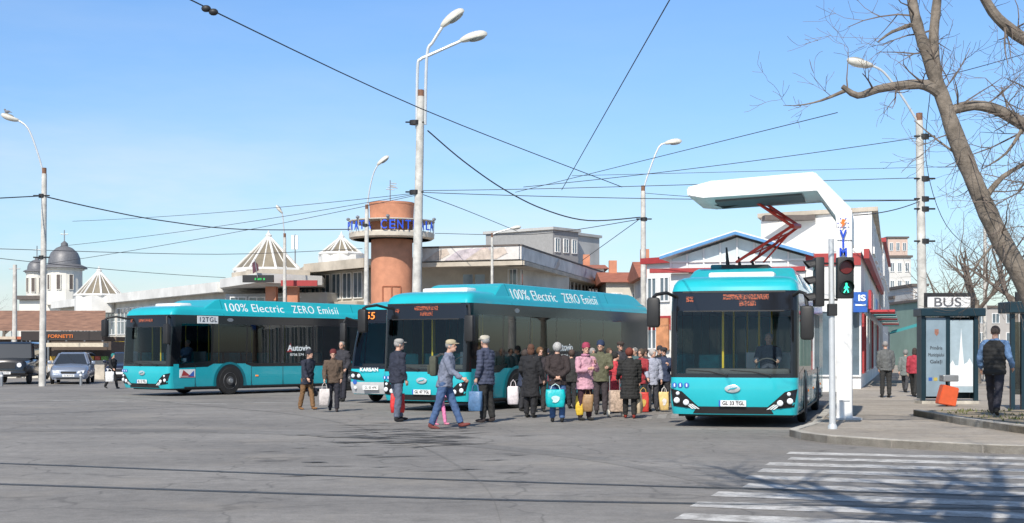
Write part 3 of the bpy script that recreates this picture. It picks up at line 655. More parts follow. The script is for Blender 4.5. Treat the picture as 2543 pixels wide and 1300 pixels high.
# ---------------------------------------------------------------- cars
def car(label,loc,rz,col,kind,plate=None,group='cars parked on the left'):
    t=thing('parked_car',label,'car',loc,R(rz),group)
    cm=M('paint_%.2f_%.2f_%.2f'%col,col,.25,.25 if kind!='van' else 0,var=.04,coat=.8)
    if kind=='suv': L,w=4.7,.95;stn=[(0,.84,.98),(.08,.93,1.1),(1.4,.95,1.16),(1.6,.95,1.2),(4.6,.95,1.2),(4.7,.9,1.15)];cab=[(1.45,4.65,.93,1.18),(1.75,4.6,.84,1.85)];zb=.35;wr=.38;roofz=1.93
    elif kind=='van': L,w=5.2,.95;stn=[(0,.78,.8),(.1,.92,1.0),(.9,.95,1.15),(1.2,.95,1.2),(5.1,.95,1.2),(5.2,.93,1.15)];cab=[(.95,5.15,.93,1.18),(1.7,5.1,.85,1.9)];zb=.3;wr=.34;roofz=2.05
    else: L,w=4.45,.87;stn=[(0,.66,.58),(.06,.76,.68),(.35,.84,.76),(1.15,.87,.9),(1.5,.87,.93),(3.6,.87,.96),(4.3,.84,.95),(4.45,.74,.85)];cab=[(1.15,4.05,.82,.91),(1.95,3.5,.6,1.38)];zb=.22;wr=.31;roofz=1.45
    bm=B();rr=[]
    for y,hw,zt in stn:
        rr.append([bm.verts.new(q) for q in ((-hw*.9,y,zb),(-hw,y,zb+.15),(-hw*1.01,y,(zb+zt)/2),(-hw*.97,y,zt-.1),(-hw*.82,y,zt),(0,y,zt+.03),(hw*.82,y,zt),(hw*.97,y,zt-.1),(hw*1.01,y,(zb+zt)/2),(hw,y,zb+.15),(hw*.9,y,zb))])
    for a,b in zip(rr,rr[1:]):
        for i in range(11): bm.faces.new((a[i],a[(i+1)%11],b[(i+1)%11],b[i]))
    bm.faces.new(rr[0]);bm.faces.new(rr[-1]);obj('body',bm,cm,t,True,ang=50)
    def ring(y0,y1,hw,z): return [(-hw*.92,y0,z),(hw*.92,y0,z),(hw,y0+.2,z),(hw,y1-.2,z),(hw*.9,y1,z),(-hw*.9,y1,z),(-hw,y1-.2,z),(-hw,y0+.2,z)]
    bm=B();a=[bm.verts.new(q) for q in ring(*cab[0])];b=[bm.verts.new(q) for q in ring(*cab[1])]
    for i in range(8): bm.faces.new((a[i],a[(i+1)%8],b[(i+1)%8],b[i]))
    obj('window_glass',bm,CARG,t)
    bm=B();y0,y1,hw,z=cab[1];b=[bm.verts.new(q) for q in ring(y0-.02,y1+.02,hw+.015,z-.01)];c=[bm.verts.new(q) for q in ring(y0+.15,y1-.1,hw-.1,roofz)]
    for i in range(8): bm.faces.new((b[i],b[(i+1)%8],c[(i+1)%8],c[i]))
    bm.faces.new(c);bm.faces.new(b[::-1]);rf=obj('roof',bm,cm,t,True)
    ra,rb=ring(*cab[0]),ring(*cab[1])
    for i in range(8): obj('pillar',tube(B(),[ra[i],rb[i]],.035,6),cm,t)
    fz=stn[1][2];f0=stn[0][1]
    for s in (1,-1):
        if kind=='suv': obj('headlight',lathe(B(),[(.01,-.02),(.1,-.02),(.11,.05),(.01,.05)],18,(s*.62,-.01,.88),'Y'),LENS,t,True)
        else:
            bm=B();xzprism(bm,[(s*f0*.55,fz-.19),(s*f0*1.0,fz-.17),(s*f0*1.06,fz-.04),(s*f0*.62,fz-.08)],-.015,.12);obj('headlight',bm,LENS,t)
        for y in (L*.19,L*.8): 
            wl=obj('wheel',lathe(B(),[(.18,-.1*s),(wr-.02,-.1*s),(wr,-.06*s),(wr,.03*s),(.2,.05*s)],22,(s*(w-.06),y,wr),'X'),RUB,t,True)
            obj('rim',lathe(B(),[(.2,.045*s),(.18,.05*s),(.12,.02*s),(.05,.05*s)],18,(s*(w-.06),y,wr),'X'),GREY,wl,True)
        obj('mirror',rbx(s*(w+.1)-.09,s*(w+.1)+.09,cab[0][0]+.35,cab[0][0]+.47,cab[0][3]-.02,cab[0][3]+.13,.03),cm,t,True)
    obj('grille',bx(-f0*.5,f0*.5,-.02,.05,fz-.3,fz-.1) if kind!='suv' else bx(-.45,.45,-.02,.05,.72,1.0),MBLK,t)
    obj('lower_intake',bx(-f0*.8,f0*.8,-.015,.05,zb+.02,zb+.14),MBLK,t)
    obj('bumper',rbx(-f0*1.06,f0*1.06,-.05,.15,zb+.08,zb+.26,.03),cm,t,True)
    pl=obj('number_plate',bx(-.26,.26,-.065,-.05,zb+.12,zb+.23),WHITE,t)
    if plate: text(plate,.09,BLET,pl,mtx((0,-.067,zb+.175),(1,0,0),UP),width=.4)
    return t
car('black boxy off-road car at the left edge of the parking area',G(12,956),8,(.012,.012,.014),'suv','GL 10 MAF')
car('silver-blue saloon car parked beside the tall lamp pole',G(170,955),13,(.25,.29,.37),'sedan','GL 06 XYZ')
car('white car behind the black off-road car',Vector((XX(82,72),72,0)),-60,(.7,.7,.7),'sedan')
car('dark blue car partly hidden behind the person in black',Vector((XX(300,68),68,0)),10,(.02,.025,.05),'sedan')
car('yellow van parked behind the left bus',Vector((XX(283,76),76,0)),20,(.7,.46,.02),'van')
car('dark red car parked along the far row on the left',Vector((XX(40,80),80,0)),15,(.15,.03,.03),'sedan')
# ---------------------------------------------------------------- ground
s_=1500
struct('road',poly(B(),[(-s_,-60,0),(s_,-60,0),(s_,2900,0),(-s_,2900,0)]),ASPH)
pv=[(4.98,24.3),(5.0,23.4),(5.25,22.5),(6.0,21.4),(7.1,20.4),(9.0,19.4),(40,10.5),(70,60),(60,160),(42,160),(5.92,26.7)]
struct('pavement',prism(B(),pv,-.05,.12),PAVE)
def strip(pts,w,z0,z1):
    bm=B()
    for a,b in zip(pts,pts[1:]):
        a=Vector((*a,0));b=Vector((*b,0));d=(b-a);L=d.length;d.normalize();n=Vector((d.y,-d.x,0));k=max(1,int(L/1.0))
        for i in range(k):
            p=a+d*(L*i/k+.006);q=a+d*(L*(i+1)/k-.006)
            prism(bm,[p,q,q-n*w,p-n*w],z0,z1+random.uniform(-.01,.006))
    return bm
kp=[(15.2,60.5)]+[pv[-1]]+pv[:7]
struct('kerb',strip(kp,.16,-.04,.135),KERB)
bed=[(9.1,20.6),(8.75,22.5),(8.6,26),(8.75,29.5),(15,30),(17,20)]
struct('planting_bed',prism(B(),bed,.0,.24),M('bare_soil',(.32,.26,.18),.95,var=.4,scale=3,bump=.6,bscale=20))
struct('bed_kerb',strip([(17,20),(9.1,20.6),(8.75,22.5),(8.6,26),(8.75,29.5)],-.18,.05,.26),KERB)
bm=B();rnd=random.Random(3)
for i in range(2400):
    x=rnd.uniform(8.9,14);y=rnd.uniform(20.8,29.3);h=rnd.uniform(.03,.08)
    if noise.noise(Vector((x*1.2,y*1.2,4)))<.02: continue
    a=rnd.uniform(0,6.28);c,s=math.cos(a)*.02,math.sin(a)*.02
    poly(bm,[(x-c,y-s,.24),(x+c,y+s,.24),(x+s*2,y+c*2,.24+h)])
o=obj('grass',bm,M('grass',(.15,.16,.06),.9,var=.4,scale=2));tag(o,'thin short grass on the raised bed under the tree at right','grass');o['kind']='stuff'
u=Vector((.947,-.32,0));v=Vector((.32,.947,0));o0=Vector((1.2,11.4,.004))
WP=worn_paint('worn_white_paint',(.68,.665,.635),(.29,.275,.256),.51)
bm=B()
for i in range(10):
    a=o0+v*(i*1.02);a=a+u*random.uniform(-.15,.1)
    nseg=14;jt=[random.uniform(-.03,.03) for _ in range(nseg+1)];jb=[random.uniform(-.03,.03) for _ in range(nseg+1)]
    for k in range(nseg):
        p=a+u*(k*.48);q=a+u*((k+1)*.48)
        poly(bm,[p+v*jb[k],q+v*jb[k+1],q+v*(.5+jt[k+1]),p+v*(.5+jt[k])])
bmesh.ops.remove_doubles(bm,verts=bm.verts,dist=.001)
struct('zebra_crossing',bm,WP)
bm=B()
for i in range(6):
    a=G(1590,1040)+Vector((.35*i,.28*i-.4,.004));poly(bm,[a,a+Vector((.2,-.03,0)),a+Vector((.5,2.2,0)),a+Vector((.3,2.2,0))])
for (x0,x1,y) in ((110,300,996),(420,560,1002),(600,720,1000),(640,700,975)):
    a=G(x0,y);b=G(x1,y+3);poly(bm,[a+Vector((0,0,.004)),b+Vector((0,0,.004)),b+Vector((.2,.35,.004)),a+Vector((.2,.35,.004))])
struct('worn_lane_marking',bm,worn_paint('very_worn_paint',(.5,.49,.47),(.25,.237,.22),.45))
RAIL=M('rail_steel',(.05,.047,.045),.45,.4,var=.3)
def catm(pts,m=8):
    res=[];n=len(pts)
    for i in range(n-1):
        p0,p1,p2,p3=pts[max(i-1,0)],pts[i],pts[i+1],pts[min(i+2,n-1)]
        for k in range(m):
            q=k/m;res.append(.5*((2*p1)+(p2-p0)*q+(2*p0-5*p1+4*p2-p3)*q*q+(3*p1-p0-3*p2+p3)*q**3))
    res.append(pts[-1]);return res
def rail(pp,lanes=((0,.055),(.11,.03)),z=.005):
    res=catm([G(a,b) for a,b in pp]);bm=B();n=Vector((0,1,0))
    for off,w in lanes:
        for a,b in zip(res,res[1:]): poly(bm,[a+n*off+UP*z,b+n*off+UP*z,b+n*(off+w)+UP*z,a+n*(off+w)+UP*z])
    bmesh.ops.remove_doubles(bm,verts=bm.verts,dist=.0005);return bm
struct('tram_rail',rail([(-400,1193),(0,1205),(700,1228),(1271,1245),(2000,1258),(2900,1272)]),RAIL)
struct('tram_rail',rail([(-400,1142),(0,1153),(500,1172),(1000,1190),(1700,1212),(2300,1229),(2900,1243)]),RAIL)
struct('tram_rail',rail([(-300,1040),(0,1032),(250,1022),(420,1013)]),RAIL)
struct('tram_rail',rail([(-300,1008),(0,1001),(200,996)]),RAIL)
DA_=ground_mat('asphalt_repair',(.198,.188,.176),.2)
struct('asphalt_repair',rail([(-300,1080),(200,1072),(700,1080),(1100,1105),(1500,1150),(1900,1240)],((0,.9),),.0025),DA_)
struct('asphalt_repair',rail([(300,990),(520,1010),(760,1035),(1000,1095),(1180,1190),(1250,1320)],((0,.25),),.0032),DA_)
TAR=M('tar',(.075,.072,.07),.75,var=.35,scale=4)
bm=B();rnd=random.Random(11)
for i in range(105):
    tq=rnd.random()
    if i<80: c=G(845+rnd.uniform(0,360)*(1-.2*tq),1052+tq*60+rnd.uniform(-5,5))
    else: c=G(rnd.uniform(650,1300),rnd.uniform(1080,1190))
    L=rnd.uniform(.12,.5);w=rnd.uniform(.025,.065);ro=rnd.uniform(-.25,.35);n=6;up=[];dn=[]
    for k in range(n+1):
        f=k/n-.5;ww=w*(1.1-abs(f)*1.8)*rnd.uniform(.6,1.3);x=c.x+f*2*L;y=c.y+ro*f*2*L+.12*L*math.sin(f*5)
        up.append((x,y+ww,.0055+i*.00005));dn.append((x,y-ww,.0055+i*.00005))
    poly(bm,dn+up[::-1])
struct('tar_patch',bm,TAR)
# ---------------------------------------------------------------- street lamps and wires
def lamp(label,px,d,ytop,arms,zb=0.,r=.15,bands=(),group='concrete street lamps',arm_r=.04,head=1.,pxtop=None):
    xb=XX(px,d);t=thing('street_lamp',label,'street lamp',(xb,d,zb),0,group)
    tp=P(pxtop or px,ytop,d)
    wobj('pole',tube(B(),[(xb,d,zb),((xb+tp.x)/2,d,(zb+tp.z)/2),tp],[r,r*.86,r*.72],16),CONC,t,True)
    wobj('pole_cap',tube(B(),[tp-UP*.05,tp+UP*.25],[r*.62,r*.62],12),M('rust',(.2,.1,.06),.8,var=.4),t)
    for pts in arms:
        p3=catm([P(a,b,d) for a,b in pts],4)
        wobj('arm',tube(B(),p3,[arm_r]*len(p3),8),GALV,t,True)
        dr=(p3[-1]-p3[-2]).normalized();dr=(dr+Vector((math.copysign(.55,dr.x),0,0))).normalized()
        c=p3[-1]+dr*.3*head;bm=B();ang=math.atan2(dr.z,dr.x)
        rot=Matrix.Rotation(-ang,4,'Y')
        ell(bm,(0,0,0),(.42*head,.17*head,.15*head),16,10)
        for v_ in bm.verts:
            if v_.co.z<-.07*head: v_.co.z=-.07*head
            v_.co.y*=1+.25*v_.co.x/head;v_.co.z*=1+.4*v_.co.x/head
        bmesh.ops.transform(bm,matrix=Matrix.Translation(c)@rot,verts=bm.verts)
        hd=wobj('lamp_head',bm,LAMPW,t,True)
        bm=B();ell(bm,(.1*head,0,-.08*head),(.24*head,.12*head,.06*head),12,6);bmesh.ops.transform(bm,matrix=Matrix.Translation(c)@rot,verts=bm.verts);wobj('lamp_glass',bm,M('lamp_glass',(.3,.3,.28),.15,var=0),hd,True)
    for by in bands:
        c=P(px,by,d);wobj('band',lathe(B(),[(r*.9,-.08),(r*1.02,-.08),(r*1.02,.08),(r*.9,.08)],14,c),MBLK,t)
        wobj('bracket',tube(B(),[c+Vector((-.35,-.1,0)),c+Vector((.35,-.1,0))],.03,6),MBLK,t)
    return t
lamp('tall concrete lamp pole at far left with a bird on its lamp',105,58,432,[[(110,440),(95,385),(70,320),(42,298)]],bands=(487,640),pxtop=110)
lamp('double-headed lamp pole, tallest, rising behind the middle bus',1030,52,240,[[(1035,320),(1037,170),(1045,148),(1065,138),(1150,100)],[(1056,310),(1060,140),(1075,105),(1102,62)]],r=.2,bands=(478,305),arm_r=.06,head=1.35,pxtop=1045)
lamp('thin lamp pole beside the round orange tower',908,74,520,[[(910,525),(918,470),(928,430),(940,408)]],bands=(560,),r=.15,pxtop=911)
lamp('small distant lamp pole in front of the left glass pyramid',707,84,590,[[(706,590),(703,545),(700,528)]],r=.13,head=.8)
lamp('small lamp pole in front of the banner facade',1222,78,590,[[(1222,592),(1228,580),(1270,568)]],r=.1,head=.8)
lamp('lamp pole behind the rear of the middle bus',1599,62,475,[[(1597,478),(1607,440),(1635,368),(1655,356)]],bands=(545,),r=.15,pxtop=1597)
lamp('lamp pole behind the bare tree on the right pavement',2294,45,300,[[(2280,305),(2240,240),(2195,180),(2160,162)]],zb=.12,r=.17,bands=(340,445,495,520,600),pxtop=2283,head=1.1)
lamp('far small lamp pole right of the bus sign',2446,62,560,[[(2446,600),(2460,615),(2472,627)]],zb=.12,r=.1,head=.7)
t=thing('utility_pole','short plain concrete pole at the left edge behind the stalls','pole',(XX(36,78),78,0));wobj('shaft',tube(B(),[(XX(36,78),78,0),P(37,658,78)],[.16,.11],12),CONC,t,True);wobj('crossbar',tube(B(),[P(22,668,78),P(50,668,78)],.03,6),GALV,t)
bd=thing('bird','small grey bird perched on the lamp at far left','bird',P(18,281,58))
bm=B();ell(bm,(0,0,.06),(.12,.06,.06));ell(bm,(-.1,0,.14),(.045,.04,.045));tube(bm,[(.08,0,.05),(.22,0,.02)],[.035,.012],6);tube(bm,[(-.13,0,.14),(-.175,0,.135)],[.012,.003],5);tube(bm,[(.02,0,.02),(.02,0,-.05)],.008,5)
obj('body',remesh(bm,.012,2),M('bird_grey',(.2,.2,.22),.8),bd,True)
WIRE=M('wire',(.04,.04,.05),.6,var=0)
def wire(label,pts,r=.018,sag=0.):
    P3=[P(*q) for q in pts]
    if len(P3)==2: res=[P3[0].lerp(P3[1],k/16)-UP*sag*4*(k/16)*(1-k/16) for k in range(17)]
    else: res=catm(P3,6)
    o=obj('overhead_wire',tube(B(),res,r*.8,5),WIRE);return tag(o,label,'wire')
w_=wire('long diagonal span wire with insulators crossing the upper left sky',[(380,-45,18),(1045,270,27),(1545,465,36)],.013)
for k in (512,530): 
    pp=P(k,22+(k-512)*.47,19);obj('insulator',ell(B(),pp,(.07,.05,.05),10,6),MBLK,w_,True)
wire('steep wire running down from the top edge right of centre',[(1680,-30,20),(1395,472,40)],.013)
wire('thick sagging cable from the double lamp pole to the pole on the right',[(1062,325,52),(1150,400,54),(1250,470,56),(1350,520,58),(1460,548,60),(1590,540,62)],.035)
wire('sagging cable from the far left lamp pole to the tower',[(105,487,58),(250,520,62),(400,548,66),(600,570,72),(870,570,80)],.035)
wire('cable leaving the left lamp pole toward the left frame edge',[(-30,494,54),(105,487,58)],.03)
wire('wire from the double lamp pole straight right to the right pole',[(1040,478,52),(2285,497,45)],.018,.1)
wire('second wire from the double lamp pole to the right, slightly higher',[(1040,474,52),(1400,468,50),(2285,442,45)],.016)
wire('wire rising from centre to the right pole at upper height',[(1300,465,54),(2283,342,45)],.016,.1)
wire('steepest wire rising from centre toward the right tree',[(1280,478,56),(2080,280,34)],.014)
wire('wire from the double lamp pole fanning left, uppermost',[(1035,480,52),(180,550,75)],.014,.15)
wire('wire from the double lamp pole fanning left, middle',[(1035,482,52),(150,612,70)],.014,.15)
wire('wire from the double lamp pole fanning left, lowest',[(1035,485,52),(120,655,66)],.014,.15)
wire('wire along the market roofs from the left edge',[(-20,618,70),(540,632,80),(900,618,84)],.022)
wire('low wire from the left edge past the church',[(-20,640,64),(560,690,85)],.02,.1)
wire('wire from the double lamp pole down to the small lamp by the banner',[(1040,480,52),(1150,520,62),(1285,575,78)],.02)
wire('wire from the tower to the pole behind the middle bus',[(1080,580,84),(1330,582,72),(1590,545,62)],.022)
wire('wire slanting down left from the pole behind the middle bus',[(1588,545,62),(1445,648,80)],.022)
wire('wire from the pole behind the middle bus to the right pole',[(1600,480,62),(2285,498,45)],.016,.15)
wire('high faint wire passing behind the charging arm',[(1420,437,60),(2543,410,60)],.014)
wire('cable dropping from the right pole toward the charger',[(2285,500,45),(2120,535,38)],.02,.1)
wire('wire across the tree at the upper right',[(2230,215,30),(2400,175,32),(2560,130,34)],.012)
wire('hanging cable looping down along the right pole',[(2310,230,36),(2300,400,40),(2350,560,42),(2440,640,50)],.014)
# ---------------------------------------------------------------- charger
ch=thing('charging_gantry','white bus charging mast with horizontal arm over the right bus roof','charger',(XX(2098,28),28,.12),0)
D0=27.8;q=lambda a,b:(XX(a,D0),ZZ(b,D0));SK=.272
bm=xzprism(B(),[q(2077,1047),q(2116,1047),q(2116,600),q(2077,600)],27.8,28.4,SK);bmesh.ops.bevel(bm,geom=bm.edges[:],offset=.015,segments=1,affect='EDGES');wobj('mast',bm,WHITE,ch)
bm=xzprism(B(),[q(2078,600),q(2115,600),q(2115,520),q(2022,427),q(1765,450),q(1705,466),q(1707,489),q(1745,492),q(2030,470),q(2078,535)],27.78,30.1,SK)
bmesh.ops.bevel(bm,geom=bm.edges[:],offset=.03,segments=2,affect='EDGES');wobj('arm',bm,WHITE,ch)
bm=xzprism(B(),[q(1785,496),q(2005,478),q(2003,472),q(1785,488)],28.3,29.7,SK);wobj('contact_tray',bm,M('tray_grey',(.12,.12,.13),.6),ch)
wobj('base_plate',bx(XX(2068,28),XX(2132,28),27.7,28.5,.121,.16),LGREY,ch)
def wtext(s,size,mat,parent,o,x=(1,0,0),y=(0,0,1),**k):
    t=text(s,size,mat,parent,mtx(o,x,y),**k);off=Vector();p=parent
    while p: off+=p.location;p=p.parent
    t.data.transform(Matrix.Translation(-off));return t
for c_,py in (('V',583),('I',606),('M',628)): wtext(c_,.24,BLUEL,ch,P(2094,py,27.72),bold=.008,width=None if c_=='I' else .15)
c=P(2094,555,27.7)
bm=poly(B(),[c+Vector(p) for p in ((-.02,0,.09),(.06,0,.07),(.02,0,.01),(.05,0,.0),(-.04,0,-.1),(-.01,0,-.02),(-.05,0,-.01))])
wobj('bolt_logo',bm,M('logo_orange',(.8,.2,.03),.5,var=0),ch)
for k in range(6):
    a=R(60*k);wobj('logo_ray',tube(B(),[c+Vector((.09*math.cos(a),0,.09*math.sin(a))),c+Vector((.12*math.cos(a),0,.12*math.sin(a)))],.012,5),BLUEL,ch)
wobj('cable',tube(B(),[P(1770,505,29.2),P(1800,515,29.2),P(1835,507,29.2),P(1900,500,29.2)],.03,6),MBLK,ch)
wobj('panel_line',bx(XX(2084,27.8),XX(2110,27.8),27.785,27.798,.5,.53),LGREY,ch)
# ---------------------------------------------------------------- traffic signals
tl=thing('traffic_light','grey signal pole with a lit green walking figure, at the kerb corner','traffic light',G(2068,1066,.12))
x0=XX(2068,24.5);y0=tl.location.y
def Q(px,py): return P(px,py,y0)
wobj('pole',tube(B(),[(x0,y0,.12),Q(2064,594)],[.06,.05],14),GALV,tl,True)
wobj('pole_collar',lathe(B(),[(.05,0),(.085,0),(.085,.05),(.065,.09),(.06,.09)],16,(x0,y0,.121)),GALV,tl,True)
wobj('terminal_box',rbx(x0-.09,x0+.07,y0-.09,y0+.07,ZZ(785,y0),ZZ(755,y0),.015),MBLK,tl)
hx0,hx1=XX(2077,y0),XX(2117,y0);z0_,zm_,z1_=ZZ(742,y0),ZZ(691,y0),ZZ(640,y0)
hs_=wobj('pedestrian_signal',rbx(hx0,hx1,y0-.12,y0+.08,z0_,z1_,.02),MBLK,tl,True)
cx_=(hx0+hx1)/2
for zc,mat in (((zm_+z1_)/2,M('red_lens_off',(.12,.012,.012),.3,var=0)),((zm_+z0_)/2,M('green_lens_dark',(.005,.03,.025),.3,var=0))):
    wobj('lens',lathe(B(),[(.01,-.02),(.115,-.015),(.12,0),(.01,0)],24,(cx_,y0-.122,zc),'Y'),mat,hs_,True)
    bm=B();pr=[]
    for k in range(17):
        a=R(-20+220*k/16)
        pr.append(((cx_+.13*math.cos(a),y0-.12,zc+.13*math.sin(a)),(cx_+.13*math.cos(a),y0-.12-.17*max(.25,math.sin(a)*.5+.5),zc+.13*math.sin(a))))
    for (a,b),(c,d_) in zip(pr,pr[1:]): poly(bm,[a,c,d_,b])
    bmesh.ops.remove_doubles(bm,verts=bm.verts,dist=.0005);wobj('visor',bm,MBLK,hs_)
GRN=M('green_figure',(.05,.9,.5),.5,var=0,emit=1.6)
zc=(zm_+z0_)/2;yy=y0-.15
def lp(a,b): return (cx_+a,yy,zc+b)
bm=B();tube(bm,[lp(0,.06),lp(0,-.01)],[.02,.017],6);ell(bm,lp(.0,.075),(.019,.006,.019),10,6)
tube(bm,[lp(0,-.005),lp(-.02,-.05),lp(-.045,-.085)],.011,6);tube(bm,[lp(0,-.005),lp(.025,-.045),lp(.035,-.085)],.011,6)
tube(bm,[lp(0,.045),lp(-.03,.015),lp(-.04,-.012)],.009,6);tube(bm,[lp(0,.045),lp(.03,.018),lp(.045,.0)],.009,6)
wobj('walking_figure',bm,GRN,hs_)
hv=wobj('vehicle_signal',rbx(XX(2022,y0),XX(2044,y0),y0-.13,y0+.13,ZZ(762,y0),ZZ(640,y0),.02),MBLK,tl,True)
for py in (660,701,742):
    c=Q(2022,py);bm=B()
    pr=[]
    for k in range(13):
        a=R(-10+200*k/12);pr.append(((c.x,c.y+.11*math.cos(a),c.z+.11*math.sin(a)),(c.x-.2*max(.3,.5+.5*math.sin(a)),c.y+.11*math.cos(a),c.z+.11*math.sin(a)-.03)))
    for (a,b),(cc,d_) in zip(pr,pr[1:]): poly(bm,[a,cc,d_,b])
    bmesh.ops.remove_doubles(bm,verts=bm.verts,dist=.0005);wobj('visor',bm,MBLK,hv)
    wobj('lens',lathe(B(),[(.01,-.02),(.1,-.01),(.1,0),(.01,0)],18,(c.x,c.y,c.z),'X'),M('lens_dark',(.04,.02,.015),.3,var=0),hv)
for py in (655,745): wobj('bracket',tube(B(),[Q(2040,py),Q(2080,py)],.02,6),MBLK,tl)
# ---------------------------------------------------------------- shelter, bin
DT=M('dark_teal_frame',(.015,.04,.055),.4,.3)
D=36.;ks=thing('bus_stop_totem','dark teal stop kiosk with a white BUS sign on its roof','bus stop',(XX(2355,D),D,.12))
kx=lambda a:XX(a,D);kz=lambda b:ZZ(b,D)
for px in (2292,2353,2423): wobj('post',bx(kx(px-5),kx(px+5),D-.05,D+.05,.12,kz(785)),DT,ks)
for px in (2292,2423): wobj('side_panel',bx(kx(px-3),kx(px+3),D+.051,D+.45,.25,kz(786)),DT,ks)
wobj('back_panel',bx(kx(2296),kx(2419),D+.40,D+.44,.25,kz(787)),DT,ks)
wobj('roof',rbx(kx(2284),kx(2444),D-.15,D+.6,kz(786),kz(766),.02),DT,ks)
sg=wobj('sign_frame',bx(kx(2296),kx(2420),D-.04,D+.06,kz(765),kz(728)),MBLK,ks)
bd_=wobj('sign_board',bx(kx(2302),kx(2408),D-.055,D-.042,kz(764),kz(738)),WHITE,sg)
wtext('BUS',.34,M('sign_grey_letters',(.12,.12,.13),.5,var=0),bd_,P(2353,752,D-.06),width=.72,bold=.004)
lp_=wobj('poster_panel',bx(kx(2299),kx(2348),D-.03,D-.01,kz(985),kz(790)),M('poster_pale',(.24,.32,.38),.3,var=.2,scale=1.5,coat=.3),ks)
for s,py,sz in (('Primăria',865,.13),('Municipiului',882,.13),('Galați',899,.13)): wtext(s,sz,BLET,lp_,P(2325,py,D-.035),width=.42 if len(s)>8 else .32)
wobj('crest',poly(B(),[P(a,b,D-.036) for a,b in ((2321,818),(2331,818),(2331,829),(2326,835),(2321,829))]),M('crest_brown',(.30,.14,.10),.5,var=.4,scale=20),lp_)
for i,cm in enumerate((BLUE,M('flag_yellow',(.5,.38,.08),.5,var=0),M('green_p',(.1,.3,.12),.5,var=0))): wobj('colour_block',bx(kx(2305+i*13),kx(2314+i*13),D-.037,D-.032,kz(946),kz(938)),cm,lp_)
rp=wobj('glass_panel',bx(kx(2359),kx(2416),D-.02,D,kz(975),kz(795)),M('frosted_panel',(.36,.45,.50),.25,var=.15,scale=2),ks)
pts=[(2359,960),(2359,905),(2366,895),(2372,908),(2380,908),(2384,860),(2387,815),(2390,860),(2394,905),(2402,900),(2408,890),(2416,905),(2416,960)]
wobj('etched_skyline',poly(B(),[P(a,b,D-.025) for a,b in pts]),M('etched_white',(.75,.78,.8),.5,var=.1),rp)
wobj('base_step',bx(kx(2286),kx(2428),D-.12,D+.6,.121,.2),KERB,ks)
bn=thing('litter_bin','orange tilted litter bin hanging in front of the stop kiosk','bin',G(2352,1010,.12))
by=bn.location.y
bm=B();xzprism(bm,[(XX(2327,by),ZZ(1003,by)),(XX(2370,by),ZZ(1010,by)),(XX(2379,by),ZZ(964,by)),(XX(2340,by),ZZ(955,by))],by-.12,by+.2);bmesh.ops.bevel(bm,geom=bm.edges[:],offset=.02,segments=2,affect='EDGES')
wobj('bucket',bm,M('bin_orange',(.62,.10,.03),.5,var=.12),bn)
wobj('post',tube(B(),[(XX(2358,by),by+.22,.12),(XX(2358,by),by+.22,ZZ(935,by))],.03,8),MBLK,bn)
wobj('lid',rbx(XX(2340,by),XX(2378,by),by-.1,by+.26,ZZ(948,by),ZZ(932,by),.02),GREY,bn)
D2=32.;s2=thing('bus_shelter','dark bus shelter cut off by the right edge of the frame','bus shelter',(XX(2540,D2),D2,.12))
wobj('roof',rbx(XX(2500,D2),XX(2720,D2),D2-.2,D2+.6,ZZ(778,D2),ZZ(750,D2),.02),DT,s2)
wobj('fascia',bx(XX(2520,D2),XX(2700,D2),D2-.1,D2,ZZ(749,D2),ZZ(726,D2)),MBLK,s2)
for px in (2514,2540): wobj('post',bx(XX(px-5,D2),XX(px+5,D2),D2-.05,D2+.05,.12,ZZ(779,D2)),DT,s2)
wobj('glass_wall',bx(XX(2519,D2),XX(2535,D2),D2-.01,D2+.01,.5,ZZ(800,D2)),SIDEG,s2)
wobj('poster_panel',bx(XX(2546,D2),XX(2690,D2),D2-.01,D2+.02,.4,ZZ(800,D2)),M('dark_poster',(.1,.13,.15),.4),s2)
for px,py in ((201,958),(4,960)):
    b_=thing('bollard',{201:'steel bollard in front of the silver-blue car',4:'steel bollard at the left frame edge before the black car'}[px],'bollard',G(px,py),0,'steel bollards by the parked cars')
    obj('shaft',lathe(B(),[(.05,0),(.06,0),(.06,.55),(.05,.6),(.01,.62)],14),GREY,b_,True);obj('ring',lathe(B(),[(.06,0),(.066,0),(.066,.08),(.06,.08)],14,(0,0,.42)),WHITE,b_)
# ---------------------------------------------------------------- buildings
def win(parent,O,ux,w,h,nx=2,ny=1,fm=None,gm=None,fw=.06):
    fm=fm or WHITE;gm=gm or BGL;ux=Vector(ux).normalized();n=ux.cross(UP)
    pt=lambda u_,v_,o_:O+ux*u_+UP*v_+n*o_
    bm=B()
    def bar(u0,u1,v0,v1):
        vs=[bm.verts.new(pt(a,b,c)) for c in (-.03,.06) for a,b in ((u0,v0),(u1,v0),(u1,v1),(u0,v1))]
        for f in ((0,1,2,3),(7,6,5,4),(0,4,5,1),(1,5,6,2),(2,6,7,3),(3,7,4,0)): bm.faces.new([vs[i] for i in f])
    for i in range(nx+1): bar(i*w/nx-fw/2,i*w/nx+fw/2,-fw/2,h+fw/2)
    for j in range(ny+1):
        for i in range(nx): bar(i*w/nx+fw/2,(i+1)*w/nx-fw/2,j*h/ny-fw/2,j*h/ny+fw/2)
    f=wobj('window',bm,fm,parent)
    wobj('pane',poly(B(),[pt(0,0,.02),pt(w,0,.02),pt(w,h,.02),pt(0,h,.02)]),gm,f)
    return f
def wall(parent,name,a,b,z0,z1,mat,dep=.3,out=0.):
    a=Vector((a[0],a[1],0));b=Vector((b[0],b[1],0));d=(b-a).normalized();n=d.cross(UP)
    a=a+n*out;b=b+n*out
    return wobj(name,prism(B(),[a,b,b-n*dep,a-n*dep],z0,z1),mat,parent)
def px2(px,d): return Vector((XX(px,d),d,0))
CREAM=M('render_cream',(.58,.55,.48),.85,var=.18,scale=.8)
